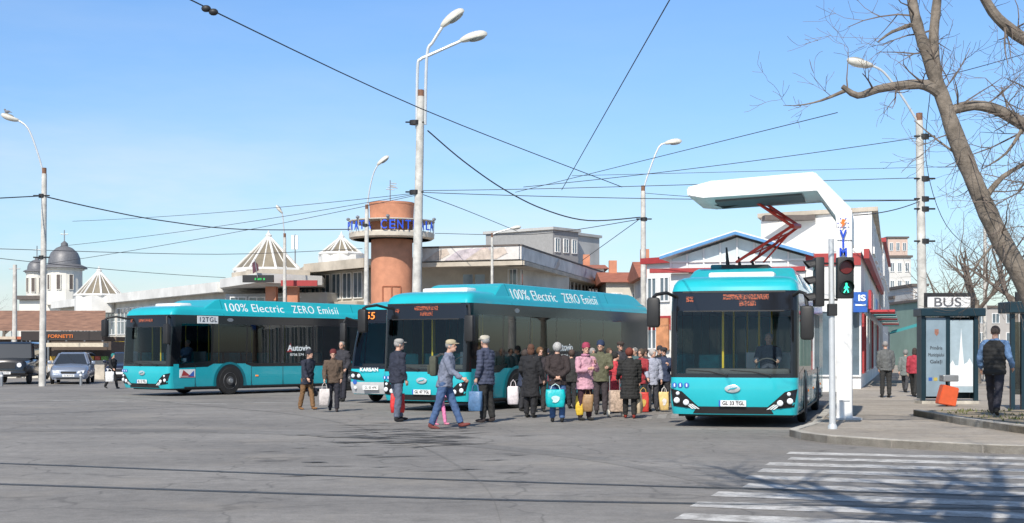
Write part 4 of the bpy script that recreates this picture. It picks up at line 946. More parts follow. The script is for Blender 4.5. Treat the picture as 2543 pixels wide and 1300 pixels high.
BWH=M('render_white',(.72,.71,.68),.85,var=.16,scale=.6)
BGRY=M('render_grey',(.46,.46,.45),.85,var=.18,scale=.5)
DKR=M('roof_dark',(.12,.10,.09),.8,var=.2)
TERR=M('terracotta',(.52,.23,.135),.8,var=.2,scale=1.2,bump=.3)
SLAB=M('roof_slab',(.50,.44,.36),.85,var=.25,scale=.7)
BAN=M('banner',(.66,.63,.60),.6,var=.3,scale=.5)
A=px2(150,132);Bp=px2(560,95)
lw=thing('market_hall_wing','long low white market wing with a glazed strip, left background','market building',A)
zt=6.3;dirv=(Bp-A).normalized();Ln=(Bp-A).length
wall(lw,'wall',A,Bp,0,zt-.7,CREAM,12)
wall(lw,'fascia',A-dirv*.5,Bp+dirv*.5,zt-.7,zt,BWH,13,.8)
n=12
for i in range(n): win(lw,A+dirv*(i*Ln/n+.3)+UP*2.9,dirv,Ln/n-.6,2.2,3,2)
for i in range(6): wall(lw,'shop_front',A+dirv*(i*Ln/6+.4),A+dirv*((i+1)*Ln/6-.4),.1,2.5,[BGL,MBLK,CREAM][i%3],.2,.1)
def pyramid(label,pxc,d,pyt,pyb,hw):
    c=px2(pxc,d);zt=ZZ(pyt,d);zb=ZZ(pyb,d)
    t=thing('glass_pyramid',label,'skylight',(c.x,c.y,zb),0,'pyramid skylights of the market')
    N=8;ap=Vector((c.x,c.y,zt));ring=[Vector((c.x+hw*math.cos(R(22.5+45*k)),c.y+hw*math.sin(R(22.5+45*k)),zb)) for k in range(N)]
    bm=B()
    for k in range(N): poly(bm,[ring[k],ring[(k+1)%N],ap])
    bmesh.ops.remove_doubles(bm,verts=bm.verts,dist=.001)
    wobj('glazing',bm,M('pyramid_glass',(.24,.205,.15),.3,var=.25,scale=.8),t)
    bm=B();tube(bm,[ring[k%N] for k in range(N+1)],.13,5)
    for k in range(N):
        for f in (0,.5):
            b=ring[k].lerp(ring[(k+1)%N],f);tube(bm,[b,ap.lerp(b,.04)],.045 if f else .085,5)
    wobj('rib',bm,BWH,t)
    wobj('finial',lathe(B(),[(.15,-.3),(.25,0),(.1,.15),(.02,.4)],8,ap),BWH,t)
    wobj('drum',lathe(B(),[(hw*1.05,-1.5),(hw*1.05,-.1)],8,(c.x,c.y,zb)),BWH,t)
pyramid('left smaller glass pyramid roof beside the church',246,118,672,735,2.05)
pyramid('larger glass pyramid roof with white ribs in the centre left',667,98,585,672,2.5)
pyramid('low glass pyramid roof just left of the orange tower',848,104,588,632,1.7)
eb=thing('market_entrance','market entrance block with projecting white canopy and brick piers','market building',px2(680,90))
wall(eb,'wall',px2(560,93),px2(812,90),0,5.4,BGRY,14)
wobj('canopy',prism(B(),[px2(546,92),px2(640,84.5),px2(800,88),px2(812,95),px2(560,98)],ZZ(712,90),ZZ(690,90)),BWH,eb)
wobj('upper_roof',prism(B(),[px2(575,93),px2(650,88),px2(770,90),px2(770,97),px2(575,97)],ZZ(690,90)+.01,ZZ(672,90)),SLAB,eb)
ds=wobj('display_board',bx(XX(606,84.6),XX(682,84.6),84.1,84.4,ZZ(702,84.3),ZZ(684,84.3)),MBLK,eb)
GL_=M('led_green',(.03,.4,.1),.5,var=0,emit=.3)
for k,w in enumerate((.12,.2,.1,.16)): wobj('led_mark',bx(XX(632+k*7,84),XX(632+k*7,84)+w*.7,84.06,84.09,ZZ(696,84),ZZ(696,84)+.13),GL_,ds)
wobj('red_sign',bx(XX(700,85.8),XX(790,85.8),85.4,85.6,ZZ(711,85.6),ZZ(697,85.6)),RED,eb)
for px in (672,726): wobj('pier',bx(XX(px-13,86),XX(px+13,86),86,86.8,0,ZZ(712,86)),TERR,eb)
for k in range(5): win(eb,px2(580+k*46,91.8)+UP*3.5+Vector((0,-1.0,0)),(1,0,0),1.05,1.6,2,1)
fl=thing('flag','small dark flag hanging from a staff above the entrance','flag',P(640,690,84))
wobj('staff',tube(B(),[P(640,690,84),P(633,645,84)],.03,6),GREY,fl);wobj('cloth',poly(B(),[P(633,648,84),P(626,655,84),P(628,680,84),P(643,672,84),P(641,658,84)]),M('flag_cloth',(.10,.04,.06),.8,var=.5,scale=3),fl)
rw=thing('market_hall','two-storey market hall with overhanging roof and printed banner fascia','market building',px2(1200,90))
a0,a1,a2,a3=px2(700,97),px2(905,89),px2(1290,86),px2(1520,119)
h1=7.1
for a,b,nm in ((a0,a1,8),(px2(1040,88.5),a2,8),(a2,a3,12)):
    d_=(b-a).normalized();L_=(b-a).length;nrm=d_.cross(UP)
    wall(rw,'wall',a,b,0,h1-.2,CREAM,10)
    for i in range(nm): win(rw,a+d_*(i*L_/nm+.15)+UP*(h1-2.1)+nrm*.05,d_,L_/nm-.3,1.7,2,1)
    for i in range(nm//2): win(rw,a+d_*(i*2*L_/nm+.3)+UP*.6+nrm*.05,d_,L_/nm*2-.6,3.2,4,2,fm=GREY)
    wall(rw,'ledge',a-d_*.3,b+d_*.3,h1-2.75,h1-2.35,SLAB,1.5,.8)
rf=[px2(760,92),px2(910,86),px2(1045,84.5),px2(1290,82.5),px2(1530,117),px2(1500,135),px2(1000,120),px2(700,112)]
wobj('roof',prism(B(),rf,h1-.15,h1+.25),SLAB,rw)
wall(rw,'fascia',px2(757,92),px2(906,85.9),h1-.3,h1+.3,SLAB,.3,.1)
rnd=random.Random(5)
for a,b in [(px2(1050,84),px2(1290,81.9)),(px2(1291,82),px2(1525,116.5))]:
    bn_=wall(rw,'banner_fascia',a,b,h1-.05,h1+.75,BAN,.25,.1)
    d_=(b-a).normalized();L_=(b-a).length;nrm=d_.cross(UP)
    wall(rw,'roof_lip',a-d_*.3,b+d_*.3,h1-.42,h1-.16,SLAB,1.2,.35)
    for k in range(8):
        s0=rnd.uniform(0,L_-2.4);w_2=rnd.uniform(.6,1.5);c_=rnd.choice([(.50,.44,.46),(.52,.44,.38),(.74,.72,.72),(.46,.41,.44),(.70,.65,.63),(.52,.30,.29)])
        o1=a+d_*s0+nrm*(.11+k*.004);bm=poly(B(),[o1+UP*(h1-.03),o1+d_*w_2+UP*h1,o1+d_*(w_2+.7)+UP*(h1+.35),o1+d_*(w_2+.5)+UP*(h1+.7),o1+d_*.9+UP*(h1+.55)])
        wobj('printed_shape',bm,M('banner_%.2f_%.2f'%c_[:2],c_,.6,var=.35,scale=2.5),bn_)
    wall(rw,'roof_edge',a,b,h1+.76,h1+.86,DKR,.6,.15)
for px in (1150,1180): wobj('door_leaf',bx(XX(px,85),XX(px+24,85),84.9,85.1,3.6,6.3),BGL,rw)
# tower
tc=px2(973,83);tw=thing('round_tower','round orange tower with a ring sign reading PIATA CENTRALA','tower',tc)
rt_=1.27;zT=ZZ(505,83)
obj('shaft',lathe(B(),[(rt_,0),(rt_,ZZ(600,83)),(rt_*.99,ZZ(598,83)),(rt_*1.06,ZZ(530,83)),(rt_*1.08,zT-.15),(rt_*1.1,zT-.12),(rt_*1.1,zT),(.1,zT+.05)],48),TERR,tw,True)
rz0,rz1=ZZ(597,83),ZZ(580,83)
obj('ring_band',lathe(B(),[(2.45,rz0),(2.6,rz0+.1),(2.62,rz1-.06),(2.55,rz1),(2.35,rz1),(2.35,rz0)],56),M('ring_metal',(.60,.54,.45),.6,var=.25,scale=1),tw,True)
obj('ring_deck',lathe(B(),[(rt_,rz0+.12),(2.4,rz0+.12),(2.4,rz0+.17),(rt_,rz0+.17)],48),BGRY,tw)
zl=ZZ(552,83);RT_=M('ring_trim',(.55,.5,.43),.6)
obj('ring_rail',lathe(B(),[(2.58,zl-.03),(2.64,zl-.03),(2.64,zl+.03),(2.58,zl+.03)],56),RT_,tw)
for k in range(20):
    a=R(18*k+9);obj('rail_post',tube(B(),[(2.58*math.sin(a),-2.58*math.cos(a),rz1-.02),(2.6*math.sin(a),-2.6*math.cos(a),zl)],.02,5),RT_,tw)
SB=M('sign_blue',(.015,.085,.62),.45,var=0,emit=.08)
for i,c_ in enumerate('PIATA CENTRALA'):
    if c_==' ': continue
    a=R(-66+i*10.2);o_=Vector((2.74*math.sin(a),-2.74*math.cos(a),rz1+.29))
    text(c_,.76,SB,tw,mtx(o_,(math.cos(a),math.sin(a),0),UP),ext=.02,width=.09 if c_=='I' else .36,bold=.004)
bm=B()
for k in range(3): tube(bm,[(rt_*1.001*math.sin(R(-20+k*25)),-rt_*1.01*math.cos(R(-20+k*25)),1+k*.3),(rt_*math.sin(R(-20+k*25)),-rt_*1.01*math.cos(R(-20+k*25)),5.4)],.05,5)
tube(bm,[(rt_*1.01*math.sin(R(a)),-rt_*1.01*math.cos(R(a)),5.4) for a in range(-20,31,10)],.05,5)
obj('relief_rib',bm,M('terracotta_dark',(.36,.13,.07),.8),tw)
bm=B();tube(bm,[(-.1,0,zT-.05),(-.1,0,ZZ(448,83))],.035,6)
for k in range(4): tube(bm,[(-.35+.1*k,0,ZZ(470-k*5,83)),(.15+.05*k,0,ZZ(472-k*5,83))],.025,5)
tube(bm,[(-.1,0,ZZ(462,83)),(.35,0,ZZ(468,83))],.03,5);obj('antenna',bm,GREY,tw)
for a in (-80,-45,0,45,80): obj('floodlight',ell(B(),(2.66*math.sin(R(a)),-2.66*math.cos(R(a)),zl+.12),(.12,.12,.1),8,6),GREY,tw)
ca=thing('cell_antenna','white panel antenna on the roof right of the larger pyramid','antenna',P(733,640,95))
for px in (727,737): wobj('antenna_panel',bx(XX(px-3,95),XX(px+3,95),94.9,95.1,ZZ(620,95),ZZ(585,95)),WHITE,ca)
wobj('mast',tube(B(),[P(733,655,95),P(733,583,95)],.05,6),GREY,ca)
def block(name,label,a,b,dep,z1,mat,rows=0,cols=0,roof=None,z0=1.5,wm=None,ww=.55,wh=.5,cat='building',par=.2):
    t=thing(name,label,cat,a);d_=(b-a).normalized();L_=(b-a).length;nrm=d_.cross(UP)
    wall(t,'wall',a,b,0,z1,mat,dep)
    wall(t,'roof',a-d_*par,b+d_*par,z1,z1+.25,roof or DKR,dep+2*par,par)
    sh=(z1-z0)/max(1,rows);cw=L_/max(1,cols)
    for r in range(rows):
        for c in range(cols): win(t,a+d_*(c*cw+cw*(1-ww)/2)+UP*(z0+r*sh+sh*.2)+nrm*.03,d_,cw*ww,sh*wh,2,1,gm=wm)
    return t
block('grey_block','plain pale grey rooftop block behind the market hall',px2(1225,128),px2(1372,124),8,ZZ(582,126),BGRY,0,0,roof=BGRY)
block('grey_block','taller grey block with small windows right of the plain one',px2(1373,123),px2(1436,126),8,ZZ(573,124),M('render_grey_dark',(.3,.3,.3),.85),3,3,roof=BGRY,z0=5)
def gable(label,pxa,pxb,d,pye,pyr,rm,wm,cols=2,dep=10,rot=0):
    a=px2(pxa,d);b=px2(pxb,d+rot);t=thing('house',label,'house',a);ze,zr=ZZ(pye,d),ZZ(pyr,d)
    wall(t,'wall',a,b,0,ze,wm,dep);d_=(b-a).normalized();nrm=d_.cross(UP);L_=(b-a).length
    a_=a-d_*.4+nrm*.4;b_=b+d_*.4+nrm*.4
    bm=B();mid0=(a_-nrm*dep/2)+UP*zr;mid1=(b_-nrm*dep/2)+UP*zr;e0,e1,f0,f1=a_+UP*ze,b_+UP*ze,a_-nrm*(dep+.8)+UP*ze,b_-nrm*(dep+.8)+UP*ze
    for f in ((e0,e1,mid1,mid0),(f1,f0,mid0,mid1),(e0,mid0,f0),(e1,f1,mid1),(e0,f0,f1,e1)): poly(bm,f)
    bmesh.ops.remove_doubles(bm,verts=bm.verts,dist=.001)
    rf=wobj('roof',bm,rm,t);wobj('chimney',bx(mid0.x+L_*.3,mid0.x+L_*.3+.6,mid0.y-.3,mid0.y+.3,zr-.6,zr+.9),TERR,rf)
    for c in range(cols): win(t,a+d_*(L_*(c+.25)/cols)+UP*(ze-2.2)+nrm*.03,d_,L_*.5/cols,1.4,2,1)
    return t
RT=M('red_tile',(.36,.13,.08),.85,var=.25,scale=2,bump=.5,bscale=6)
gable('house with red-brown tiled roof left of the lamp pole behind the middle bus',1505,1610,100,702,668,RT,CREAM)
gable('white house with small gable peeking over the market roof',1452,1500,115,668,650,RT,BWH,1)
gable('red-roofed house partly hidden behind the red shop block',1600,1670,92,690,640,RT,BWH,1)
R0=px2(1666,52.);R1=px2(2000,50.5);R2=px2(2138,50.)
rb=thing('glass_gable_hall','shop hall with blue-edged glazed gable behind the right bus','shop building',R0)
ze,zp=ZZ(645,52),ZZ(592,51.5)
wall(rb,'wall',R0,R1,0,ze-.55,BWH,18);wall(rb,'red_band',R0-Vector((.8,0,0)),R1,ze-.52,ze-.36,RED,.3,.12)
mid=(R0+R1)/2;d_=(R1-R0).normalized();nrm=d_.cross(UP)
wobj('gable_glass',poly(B(),[R0+UP*(ze-.5),R1+UP*(ze-.5),R1+UP*ze,mid+UP*zp,R0+UP*ze]),M('gable_glass',(.58,.64,.66),.1,var=.25,scale=.5,coat=.5),rb)
for k in range(9):
    f=k/8;p_=R0.lerp(R1,f);zz=ze+(zp-ze)*(1-abs(f-.5)*2);wobj('mullion',tube(B(),[p_+UP*(ze-.5)+nrm*.03,p_+UP*zz+nrm*.03],.045,4),WHITE,rb)
wobj('transom',tube(B(),[R0+UP*(ze-.1)+nrm*.04,R1+UP*(ze-.1)+nrm*.04],.05,4),WHITE,rb)
for s,(p_,q_) in enumerate(((R0,mid),(mid,R1))):
    pa=p_+UP*((ze if s==0 else zp)+.1);pb=q_+UP*((zp if s==0 else ze)+.1);ex=(pb-pa).normalized()*.35
    if s==0: pa-=ex
    else: pb+=ex
    for nm_,mt_,oo,lo,hi in (('roof',WHITE,(nrm*.5,nrm*-16),0,.14),('blue_trim',M('trim_blue',(.10,.27,.52),.5),(nrm*.56,nrm*.505),-.02,.09)):
        bm=B();vs=[]
        for o_ in oo: vs+=[bm.verts.new(pa+o_+UP*lo),bm.verts.new(pb+o_+UP*lo),bm.verts.new(pb+o_+UP*hi),bm.verts.new(pa+o_+UP*hi)]
        for f in ((0,1,2,3),(7,6,5,4),(0,4,5,1),(1,5,6,2),(2,6,7,3),(3,7,4,0)): bm.faces.new([vs[i] for i in f])
        wobj(nm_,bm,mt_,rb)
for k in range(5): win(rb,R0.lerp(R1,k/5+.02)+UP*.5+nrm*.03,d_,(R1-R0).length/5-.2,2.6,2,1)
sd_=Vector((.28,.96,0)).normalized()
S0=R2;S1=R2+sd_*34
st=thing('street_shop_building','white upper storey over red shopfronts along the right street','shop building',R1)
zr=ZZ(622,50)
wobj('wall',prism(B(),[R1+Vector((.02,0,0)),S0,S1,S1+Vector((-9,2,0))],0,zr),BWH,st)
wall(st,'red_band',R1,S0,zr-.55,zr-.1,RED,.2,.06);wall(st,'red_band',S0,S1,zr-.3,zr+.05,RED,.2,.3)
U0=px2(1890,60);U1=px2(2165,57)
wobj('upper_storey',prism(B(),[U0,U1,U1+sd_*27,U0+sd_*27],zr+.01,ZZ(540,59.5)),BWH,st)
wobj('roof_edge',prism(B(),[U0+Vector((-.2,-.2,0)),U1+Vector((.2,-.2,0)),U1+sd_*27,U0+sd_*27],ZZ(540,59.5)+.01,ZZ(535,59.5)+.1),SLAB,st)
wobj('brown_cornice',bx(XX(1886,59.6),XX(2008,59.6),58.3,59.0,ZZ(553,59.5),ZZ(541,59.5)),DKR,st)
for k in range(8): win(st,S0+sd_*(1+k*4.1)+UP*.7+sd_.cross(UP)*.03,sd_,2.8,2.2,3,1,fm=[RED,WHITE,GREY][k%3])
for k in range(5): win(st,U1+sd_*(1.5+k*5)+UP*(zr+.5)+sd_.cross(UP)*.03,sd_,2.6,1.2,2,1)
for k in range(8):
    c_=[(.45,.04,.05),(.6,.6,.58),(.05,.15,.4),(.5,.45,.4)][k%4];wall(st,'shop_sign',S0+sd_*(.8+k*4.1),S0+sd_*(4.2+k*4.1),3.1,3.8,M('sign_%.2f_%.2f'%c_[:2],c_,.5,var=.15),.1,.35)
    wall(st,'awning',S0+sd_*(.8+k*4.1),S0+sd_*(4.2+k*4.1),2.98,3.06,M('awn_%d'%(k%3),[(.5,.05,.06),(.1,.35,.38),(.6,.6,.58)][k%3],.7),.9,1.2)
for k in range(2): win(st,R1.lerp(S0,k*.5+.06)+UP*.6+Vector((0,-.03,0)),(R2-R1),.85,2.4,2,1)
ps=thing('projecting_sign','blue projecting shop sign with white letters right of the charging mast','sign',P(2140,750,49.6))
pb_=wobj('panel',bx(XX(2118,49.5),XX(2152,49.5),49.4,49.6,ZZ(776,49.5),ZZ(726,49.5)),BLUE,ps)
wtext('IS',.3,WLET,pb_,P(2140,741,49.38),width=.27,bold=.012);wobj('sign_line',bx(XX(2124,49.4),XX(2150,49.4),49.38,49.395,ZZ(760,49.4),ZZ(756,49.4)),WLET,pb_)
rk=block('red_shop_block','red and white shop block showing left of the right bus',px2(1606,58),px2(1668,57),10,ZZ(655,57.5),BWH,2,2,roof=RED,z0=1.2,ww=.7)
wall(rk,'red_panel',px2(1606,58),px2(1668,57),2.4,3.0,RED,.2,.05);wall(rk,'poster',px2(1632,57.4),px2(1662,57.0),1.55,2.9,M('poster_orange',(.55,.25,.12),.5,var=.4,scale=2),.1,.09)
S2=S1+Vector((0.4,.6,0))
block('far_shop_row','taller white and glass row farther down the right street',S2,S2+sd_*26,8,8.2,M('far_white',(.62,.60,.57),.8,var=.25,scale=.3),3,7,z0=.6,ww=.7,wh=.6,roof=RED)
def apartment(label,pxa,pxb,d,pyt,col,rows,cols,name='apartment_block'):
    a=px2(pxa,d);b=px2(pxb,d);return block(name,label,a,b,14,ZZ(pyt,d),M('apt_%.2f_%.2f'%col[:2],col,.85,var=.15,scale=.3),rows,cols,z0=2,ww=.5,wh=.5)
apartment('tall pale pink apartment block far down the right street',2205,2254,210,592,(.58,.44,.37),7,3)
apartment('white apartment block in front of the pink one',2206,2262,160,640,(.62,.61,.58),5,3)
apartment('red-fronted shop house closing the end of the right street',2222,2268,128,742,(.42,.10,.10),2,3,'shop_house')
apartment('white shop house right of the red-fronted one at the street end',2268,2300,122,712,(.6,.58,.55),3,2,'shop_house')
apartment('green-grey shop house behind the bus sign',2300,2350,118,748,(.25,.36,.30),2,3,'shop_house')
apartment('pale low block at the end of the street right of the pole',2262,2330,180,735,(.5,.47,.43),3,4)
apartment('grey low block behind the right trees',2350,2560,150,765,(.4,.38,.36),2,6)
aw=thing('green_awning','teal market awning at the street end beside the bus sign','awning',P(2240,825,60))
wobj('canopy',poly(B(),[P(2205,832,56),P(2290,808,56),P(2290,800,62),P(2215,822,62)]),M('awn_teal',(.05,.35,.36),.7),aw)
for px in (2208,2286): wobj('post',tube(B(),[(XX(px,56),56,.12),P(px,825 if px<2250 else 812,56)],.03,6),GREY,aw)
cd=145;cc=px2(135,cd);chh=thing('church','white church with two dark onion domes and crosses, far left','church',cc)
CHW=M('church_white',(.76,.73,.66),.85,var=.1,scale=.5);DOME=M('dome_slate',(.17,.17,.18),.5,.2,var=.2)
wobj('nave',bx(XX(48,cd),XX(205,cd),cd,cd+14,0,ZZ(745,cd)),CHW,chh)
wobj('nave_roof',prism(B(),[(XX(44,cd),cd-.5),(XX(209,cd),cd-.5),(XX(209,cd),cd+14),(XX(44,cd),cd+14)],ZZ(745,cd)+.02,ZZ(735,cd)),DKR,chh)
for pxc,off,w_,yb,ye,yt in ((160,0,1.85,735,668,602),(92,6,1.15,735,676,640)):
    dd=cd+off;c=px2(pxc,dd)
    wobj('tower',lathe(B(),[(w_,ZZ(yb,dd)-1),(w_,ZZ(ye,dd)-.2),(w_*1.12,ZZ(ye,dd)-.15),(w_*1.12,ZZ(ye,dd))],16,(c.x,c.y,0)),CHW,chh,False)
    zt_=ZZ(yt,dd);zb_=ZZ(ye,dd);hh=zt_-zb_
    dm=wobj('dome',lathe(B(),[(w_*1.3,zb_+.01),(w_*1.22,zb_+hh*.08),(w_*.92,zb_+hh*.16),(w_*.88,zb_+hh*.4),(w_*.75,zb_+hh*.6),(w_*.45,zb_+hh*.78),(w_*.2,zb_+hh*.85),(w_*.2,zb_+hh*.95),(.05,zb_+hh*1.05)],20,(c.x,c.y,0)),DOME,chh,True)
    bm=B();tube(bm,[(c.x,c.y,zt_),(c.x,c.y,zt_+1.3)],.06,5);tube(bm,[(c.x-.4,c.y,zt_+.85),(c.x+.4,c.y,zt_+.85)],.05,5);wobj('cross',bm,GREY,dm)
    for k in (-40,0,40):
        a=R(k);o_=Vector((c.x+w_*math.sin(a)-.22*math.cos(a),c.y-w_*math.cos(a)-.03-.22*math.sin(a),zb_-2.3));win(chh,o_,(math.cos(a),math.sin(a),0),.44,1.6,1,1,fm=CHW,gm=DKR)
k1=thing('pastry_kiosk','dark pastry kiosk with orange FORNETTI sign, far left','kiosk',px2(185,72))
wobj('wall',bx(XX(112,72),XX(262,72),73,77,0,ZZ(848,72)),M('kiosk_wall',(.10,.075,.06),.7),k1)
sb=wobj('sign_band',bx(XX(62,72),XX(262,72),71.4,71.9,ZZ(846,71.6),ZZ(823,71.6)),M('sign_black',(.03,.022,.02),.5),k1)
wtext('FORNETTI',.25,M('sign_orange',(.6,.16,.03),.5,var=0,emit=.05),sb,P(150,836,71.36),width=1.3,bold=.004)
wobj('awning',prism(B(),[(XX(112,71),70.6),(XX(262,71),70.6),(XX(262,72),72.6),(XX(112,72),72.6)],ZZ(862,71),ZZ(852,71)),M('awning_cream',(.6,.52,.4),.8,var=.2),k1)
wobj('counter',bx(XX(118,71.5),XX(258,71.5),71.6,72.1,0,1.0),M('counter_white',(.5,.45,.38),.7,var=.3,scale=2),k1)
for k in range(9):
    bm=rbx(0,.3,0,.35,0,.22,.02);bmesh.ops.translate(bm,vec=(XX(118+k*16,71.3),71.65,1.005),verts=bm.verts)
    tag(obj('produce_crate',bm,M('crate_%d'%(k%3),[(.5,.3,.05),(.4,.08,.05),(.15,.3,.06)][k%3],.7,var=.4,scale=8)),'small crate on the pastry kiosk counter','crate','crates on the kiosk counter')
k2=thing('market_stall_hall','stall hall with rusty brown corrugated roof at the far left','market building',px2(80,84))
wobj('wall',bx(XX(-80,84),XX(265,84),86,92,0,2.4),M('stall_dark',(.12,.09,.07),.8,var=.4),k2)
wobj('roof',poly(B(),[P(-100,822,82),P(262,822,82),P(262,772,92),P(-100,772,92)]),M('rusty_roof',(.30,.16,.10),.85,var=.4,scale=1.6,bump=.6,bscale=5),k2)
for px in range(-60,260,45): wobj('post',tube(B(),[(XX(px,82.2),82.2,0),P(px,823,82.2)],.06,6),GREY,k2)
for i,(pa,pb,cl) in enumerate(((-20,58,(.55,.45,.35)),(62,112,(.45,.12,.06)))):
    s=thing('market_stall',['cream-canopied market stall behind the black off-road car','red-canopied market stall left of the pastry kiosk'][i],'stall',px2((pa+pb)/2,76))
    wobj('canopy',prism(B(),[(XX(pa,76),74.8),(XX(pb,76),74.8),(XX(pb,76),77),(XX(pa,76),77)],2.15,2.3),M('can_%d'%i,cl,.8),s);wobj('table',bx(XX(pa+5,76),XX(pb-5,76),75.2,76.2,.0,.85),CREAM,s)
    for px in (pa+4,pb-4): wobj('post',tube(B(),[(XX(px,75),75,0),(XX(px,75),75,2.15)],.04,6),GREY,s)
# ---------------------------------------------------------------- trees
BARK=M('bark',(.19,.16,.13),.95,var=.5,scale=5,bump=1.0,bscale=14)
TWIG=M('twig',(.15,.12,.10),.95,var=.3,scale=6)
def rv(rn): return Vector((rn.uniform(-1,1),rn.uniform(-1,1),rn.uniform(-1,1)))
def grow(bm,p,d,L,r,lv,rn,nch=4,up=.06):
    n=4;pts=[p];rs=[r]
    for i in range(n):
        d=(d+rv(rn)*.24+UP*up).normalized();p=p+d*L/n;pts.append(p);rs.append(max(.0035,r*(1-.65*(i+1)/n)))
    tube(bm,pts,rs,6 if r>.04 else (4 if r>.012 else 3))
    if lv==0: return
    for k in range(nch):
        i=rn.randint(1,n);q=d.orthogonal();q.rotate(Matrix.Rotation(rn.uniform(0,6.28),3,d));nd=(d+q*rn.uniform(.5,1.1)).normalized()
        grow(bm,pts[i],nd,L*rn.uniform(.5,.75),rs[i]*.72,lv-1,rn,nch,up)
def tree(label,loc,h,r,seed,lv=4,lean=(0,0),group=None,nch=3,up=.06,rise=(.6,1.2),rb=.55):
    rn=random.Random(seed);t=thing('bare_tree',label,'tree',loc,0,group);loc=Vector(loc)
    top=loc+Vector((lean[0],lean[1],h*.42));obj('trunk',tube(B(),[Vector(),(top-loc)*.5+rv(rn)*.05,top-loc],[r*1.3,r,r*.75],12),BARK,t,True)
    bm=B()
    for k in range(5):
        a=R(72*k+rn.uniform(-25,25));grow(bm,(top-loc)*rn.uniform(.85,1.),Vector((math.cos(a)*.75,math.sin(a)*.75,rn.uniform(*rise))).normalized(),h*.3,r*rb,lv,rn,nch,up)
    obj('crown',bm,TWIG,t);return t
rn=random.Random(21);D=22.
tb=Vector((XX(2660,D),D,.24));t=thing('bare_tree','big leafless tree leaning in from the right edge','tree',tb)
tp=[(2660,1075),(2610,860),(2555,720),(2485,595),(2425,465),(2372,335),(2338,235),(2300,130),(2272,40),(2255,-70)]
tr=[.24,.20,.175,.16,.146,.132,.118,.096,.084,.072]
tp3=catm([P(a,b,D) for a,b in tp],4);tr3=[]
for a,b in zip(tr,tr[1:]): tr3+=[a+(b-a)*k/4+rn.uniform(-.009,.009) for k in range(4)]
tr3.append(tr[-1])
wobj('trunk',tube(B(),tp3,tr3,16),BARK,t,True)
limbs=[([(2345,240),(2300,212),(2245,212),(2180,222),(2130,238),(2092,215)],[.10,.09,.075,.064,.055,.038]),
([(2360,275),(2420,262),(2480,275),(2545,310),(2640,350)],[.08,.088,.095,.105,.115]),
([(2325,200),(2318,110),(2325,20),(2335,-60)],[.095,.085,.075,.07]),
([(2425,-40),(2465,30),(2505,70),(2545,98),(2640,140)],[.07,.08,.095,.105,.115]),
([(2440,500),(2490,440),(2560,400)],[.06,.04,.025]),
([(2400,400),(2330,350),(2270,300)],[.025,.016,.008]),
([(2480,590),(2440,640),(2400,690)],[.025,.016,.008]),
([(2100,225),(2040,250),(1985,262),(1945,262)],[.035,.018,.01,.005]),
([(2270,60),(2215,80),(2180,105)],[.04,.025,.012]),([(2545,310),(2500,380),(2440,420)],[.035,.022,.008])]
tw_=B()
for li,(pts,rs) in enumerate(limbs):
    off=rn.uniform(-.4,.4);p3=[P(a,b,D+off*(i/len(pts))) for i,(a,b) in enumerate(pts)]
    rr_=catm([Vector((x,0,0)) for x in rs],3)
    wobj('limb',tube(B(),catm(p3,3),[max(.005,x.x+rn.uniform(-.05,.05)*x.x) for x in rr_],10),BARK,t,True)
    for i in range(1,len(p3)):
        for k in range(2 if li in (1,2,3) else 1):
            q=p3[i-1].lerp(p3[i],rn.random());dd=(rv(rn)+(p3[i]-p3[i-1]).normalized()*.6+UP*.15).normalized()
            grow(tw_,q,dd,rn.uniform(.45,1.0),min(.02,rs[i]*.4),2,rn,3,.03)
for a,b in tp[3:]:
    for k in range(2): grow(tw_,P(a,b,D),(rv(rn)+UP*.2).normalized(),rn.uniform(.5,1.1),.018,2,rn,3,.03)
for k in range(15):
    a=P(rn.uniform(2400,2600),rn.uniform(120,680),D+rn.uniform(-1.5,1.5));grow(tw_,P(2640,rn.uniform(100,650),D).lerp(a,.3),(a-P(2640,400,D)).normalized(),rn.uniform(.9,1.7),.02,2,rn,4,.03)
wobj('crown',tw_,TWIG,t)
tree('smaller bare tree behind the bus sign on the right',(XX(2425,58),58,.12),8.5,.16,4,4)
tree('bare tree far right beyond the shelter',(XX(2520,50),50,.12),8,.15,9,4)
tree('slender bare tree down the right street',(XX(2340,75),75,.12),8.5,.14,14,3)
tree('bare tree at far left behind the stalls',(XX(10,150),150,0),9,.2,31,3)
tree('bare street tree near the camera shading the crossing, outside the frame at right',(2.0,3.0,.0),13.,.28,77,4,(.4,3.4),None,4,.1,(.8,1.5),.62)
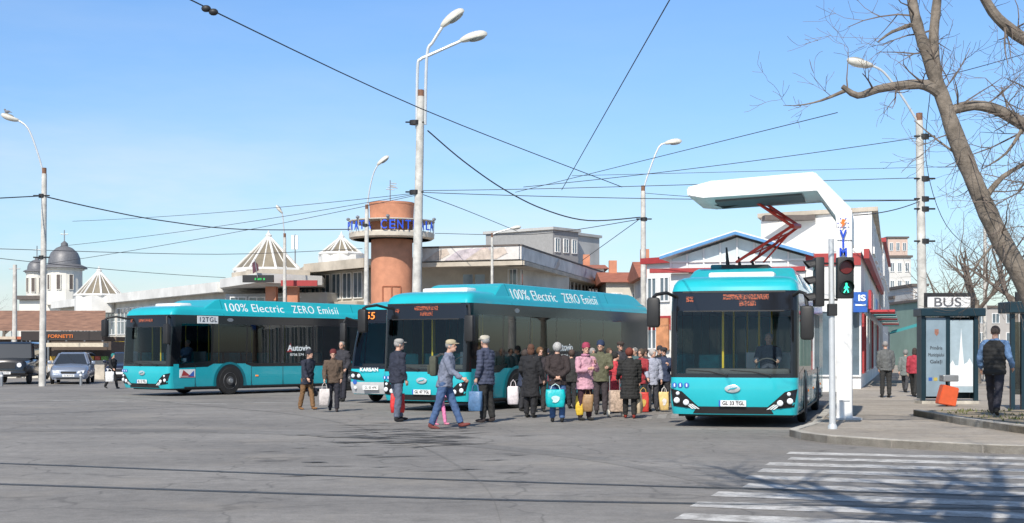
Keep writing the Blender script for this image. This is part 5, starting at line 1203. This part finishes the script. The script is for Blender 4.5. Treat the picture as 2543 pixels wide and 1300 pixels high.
# ---------------------------------------------------------------- light, sky, camera
AZ=Vector((.29,.957));EL=42
sd=Vector((AZ.x*math.cos(R(EL)),AZ.y*math.cos(R(EL)),-math.sin(R(EL))))
sl=bpy.data.lights.new('sun','SUN');sl.energy=5.0;sl.angle=R(.5);sl.color=(1,.935,.83)
so=bpy.data.objects.new('sun',sl);C.objects.link(so);so.rotation_euler=sd.to_track_quat('-Z','Y').to_euler()
w=bpy.data.worlds.new('World');scn.world=w;w.use_nodes=True;nt=w.node_tree;N=nt.nodes;bg=N['Background']
sk=N.new('ShaderNodeTexSky');sk.sky_type='NISHITA';sk.sun_disc=False;sk.sun_elevation=R(EL);sk.sun_rotation=math.atan2(-AZ.x,-AZ.y)%(2*math.pi);sk.air_density=1.0;sk.dust_density=.6;sk.ozone_density=1.5
tc=N.new('ShaderNodeTexCoord');mp=N.new('ShaderNodeMapping');mp.inputs['Scale'].default_value=(2.2,2.2,10);nt.links.new(tc.outputs['Generated'],mp.inputs['Vector'])
nz=N.new('ShaderNodeTexNoise');nz.inputs['Scale'].default_value=1.6;nz.inputs['Detail'].default_value=9;nz.inputs['Roughness'].default_value=.58;nt.links.new(mp.outputs[0],nz.inputs['Vector'])
cf=ramp(nt,nz.outputs['Fac'],[(.40,0.),(.66,1.)])
sx=N.new('ShaderNodeSeparateXYZ');nt.links.new(tc.outputs['Generated'],sx.inputs[0])
el=ramp(nt,sx.outputs['Z'],[(0.,.8),(.06,.78),(.12,.42),(.17,.14),(.27,.06)])
ml=N.new('ShaderNodeMath');ml.operation='MULTIPLY_ADD';ml.use_clamp=True;nt.links.new(sx.outputs['X'],ml.inputs[0]);ml.inputs[1].default_value=-1.4;ml.inputs[2].default_value=.62
fac=mixc(nt,1.,cf,el,'MULTIPLY')
fac=mixc(nt,1.,fac,ml.outputs[0],'MULTIPLY')
tint=ramp(nt,sx.outputs['Z'],[(0.,(.93,1.0,1.10)),(.1,(.89,1.07,1.27)),(.26,(.84,1.12,1.44)),(.5,(.95,1.05,1.12)),(1.,(1.,1.,1.))])
skc=mixc(nt,1.,sk.outputs[0],tint,'MULTIPLY')
cl=mixc(nt,fac,skc,(7.2,7.6,8.0))
nt.links.new(cl,bg.inputs['Color']);bg.inputs['Strength'].default_value=.122
cam=bpy.data.cameras.new('camera');co=bpy.data.objects.new('camera',cam);C.objects.link(co);co.location=(0,0,CH);co.rotation_euler=(R(90),0,0)
cam.sensor_width=36;cam.lens=F/2543*36;cam.shift_y=(HY-650)/2543;cam.clip_end=5000;cam.clip_start=.1
scn.camera=co
scn.view_settings.view_transform='Standard';scn.view_settings.look='None';scn.view_settings.exposure=0
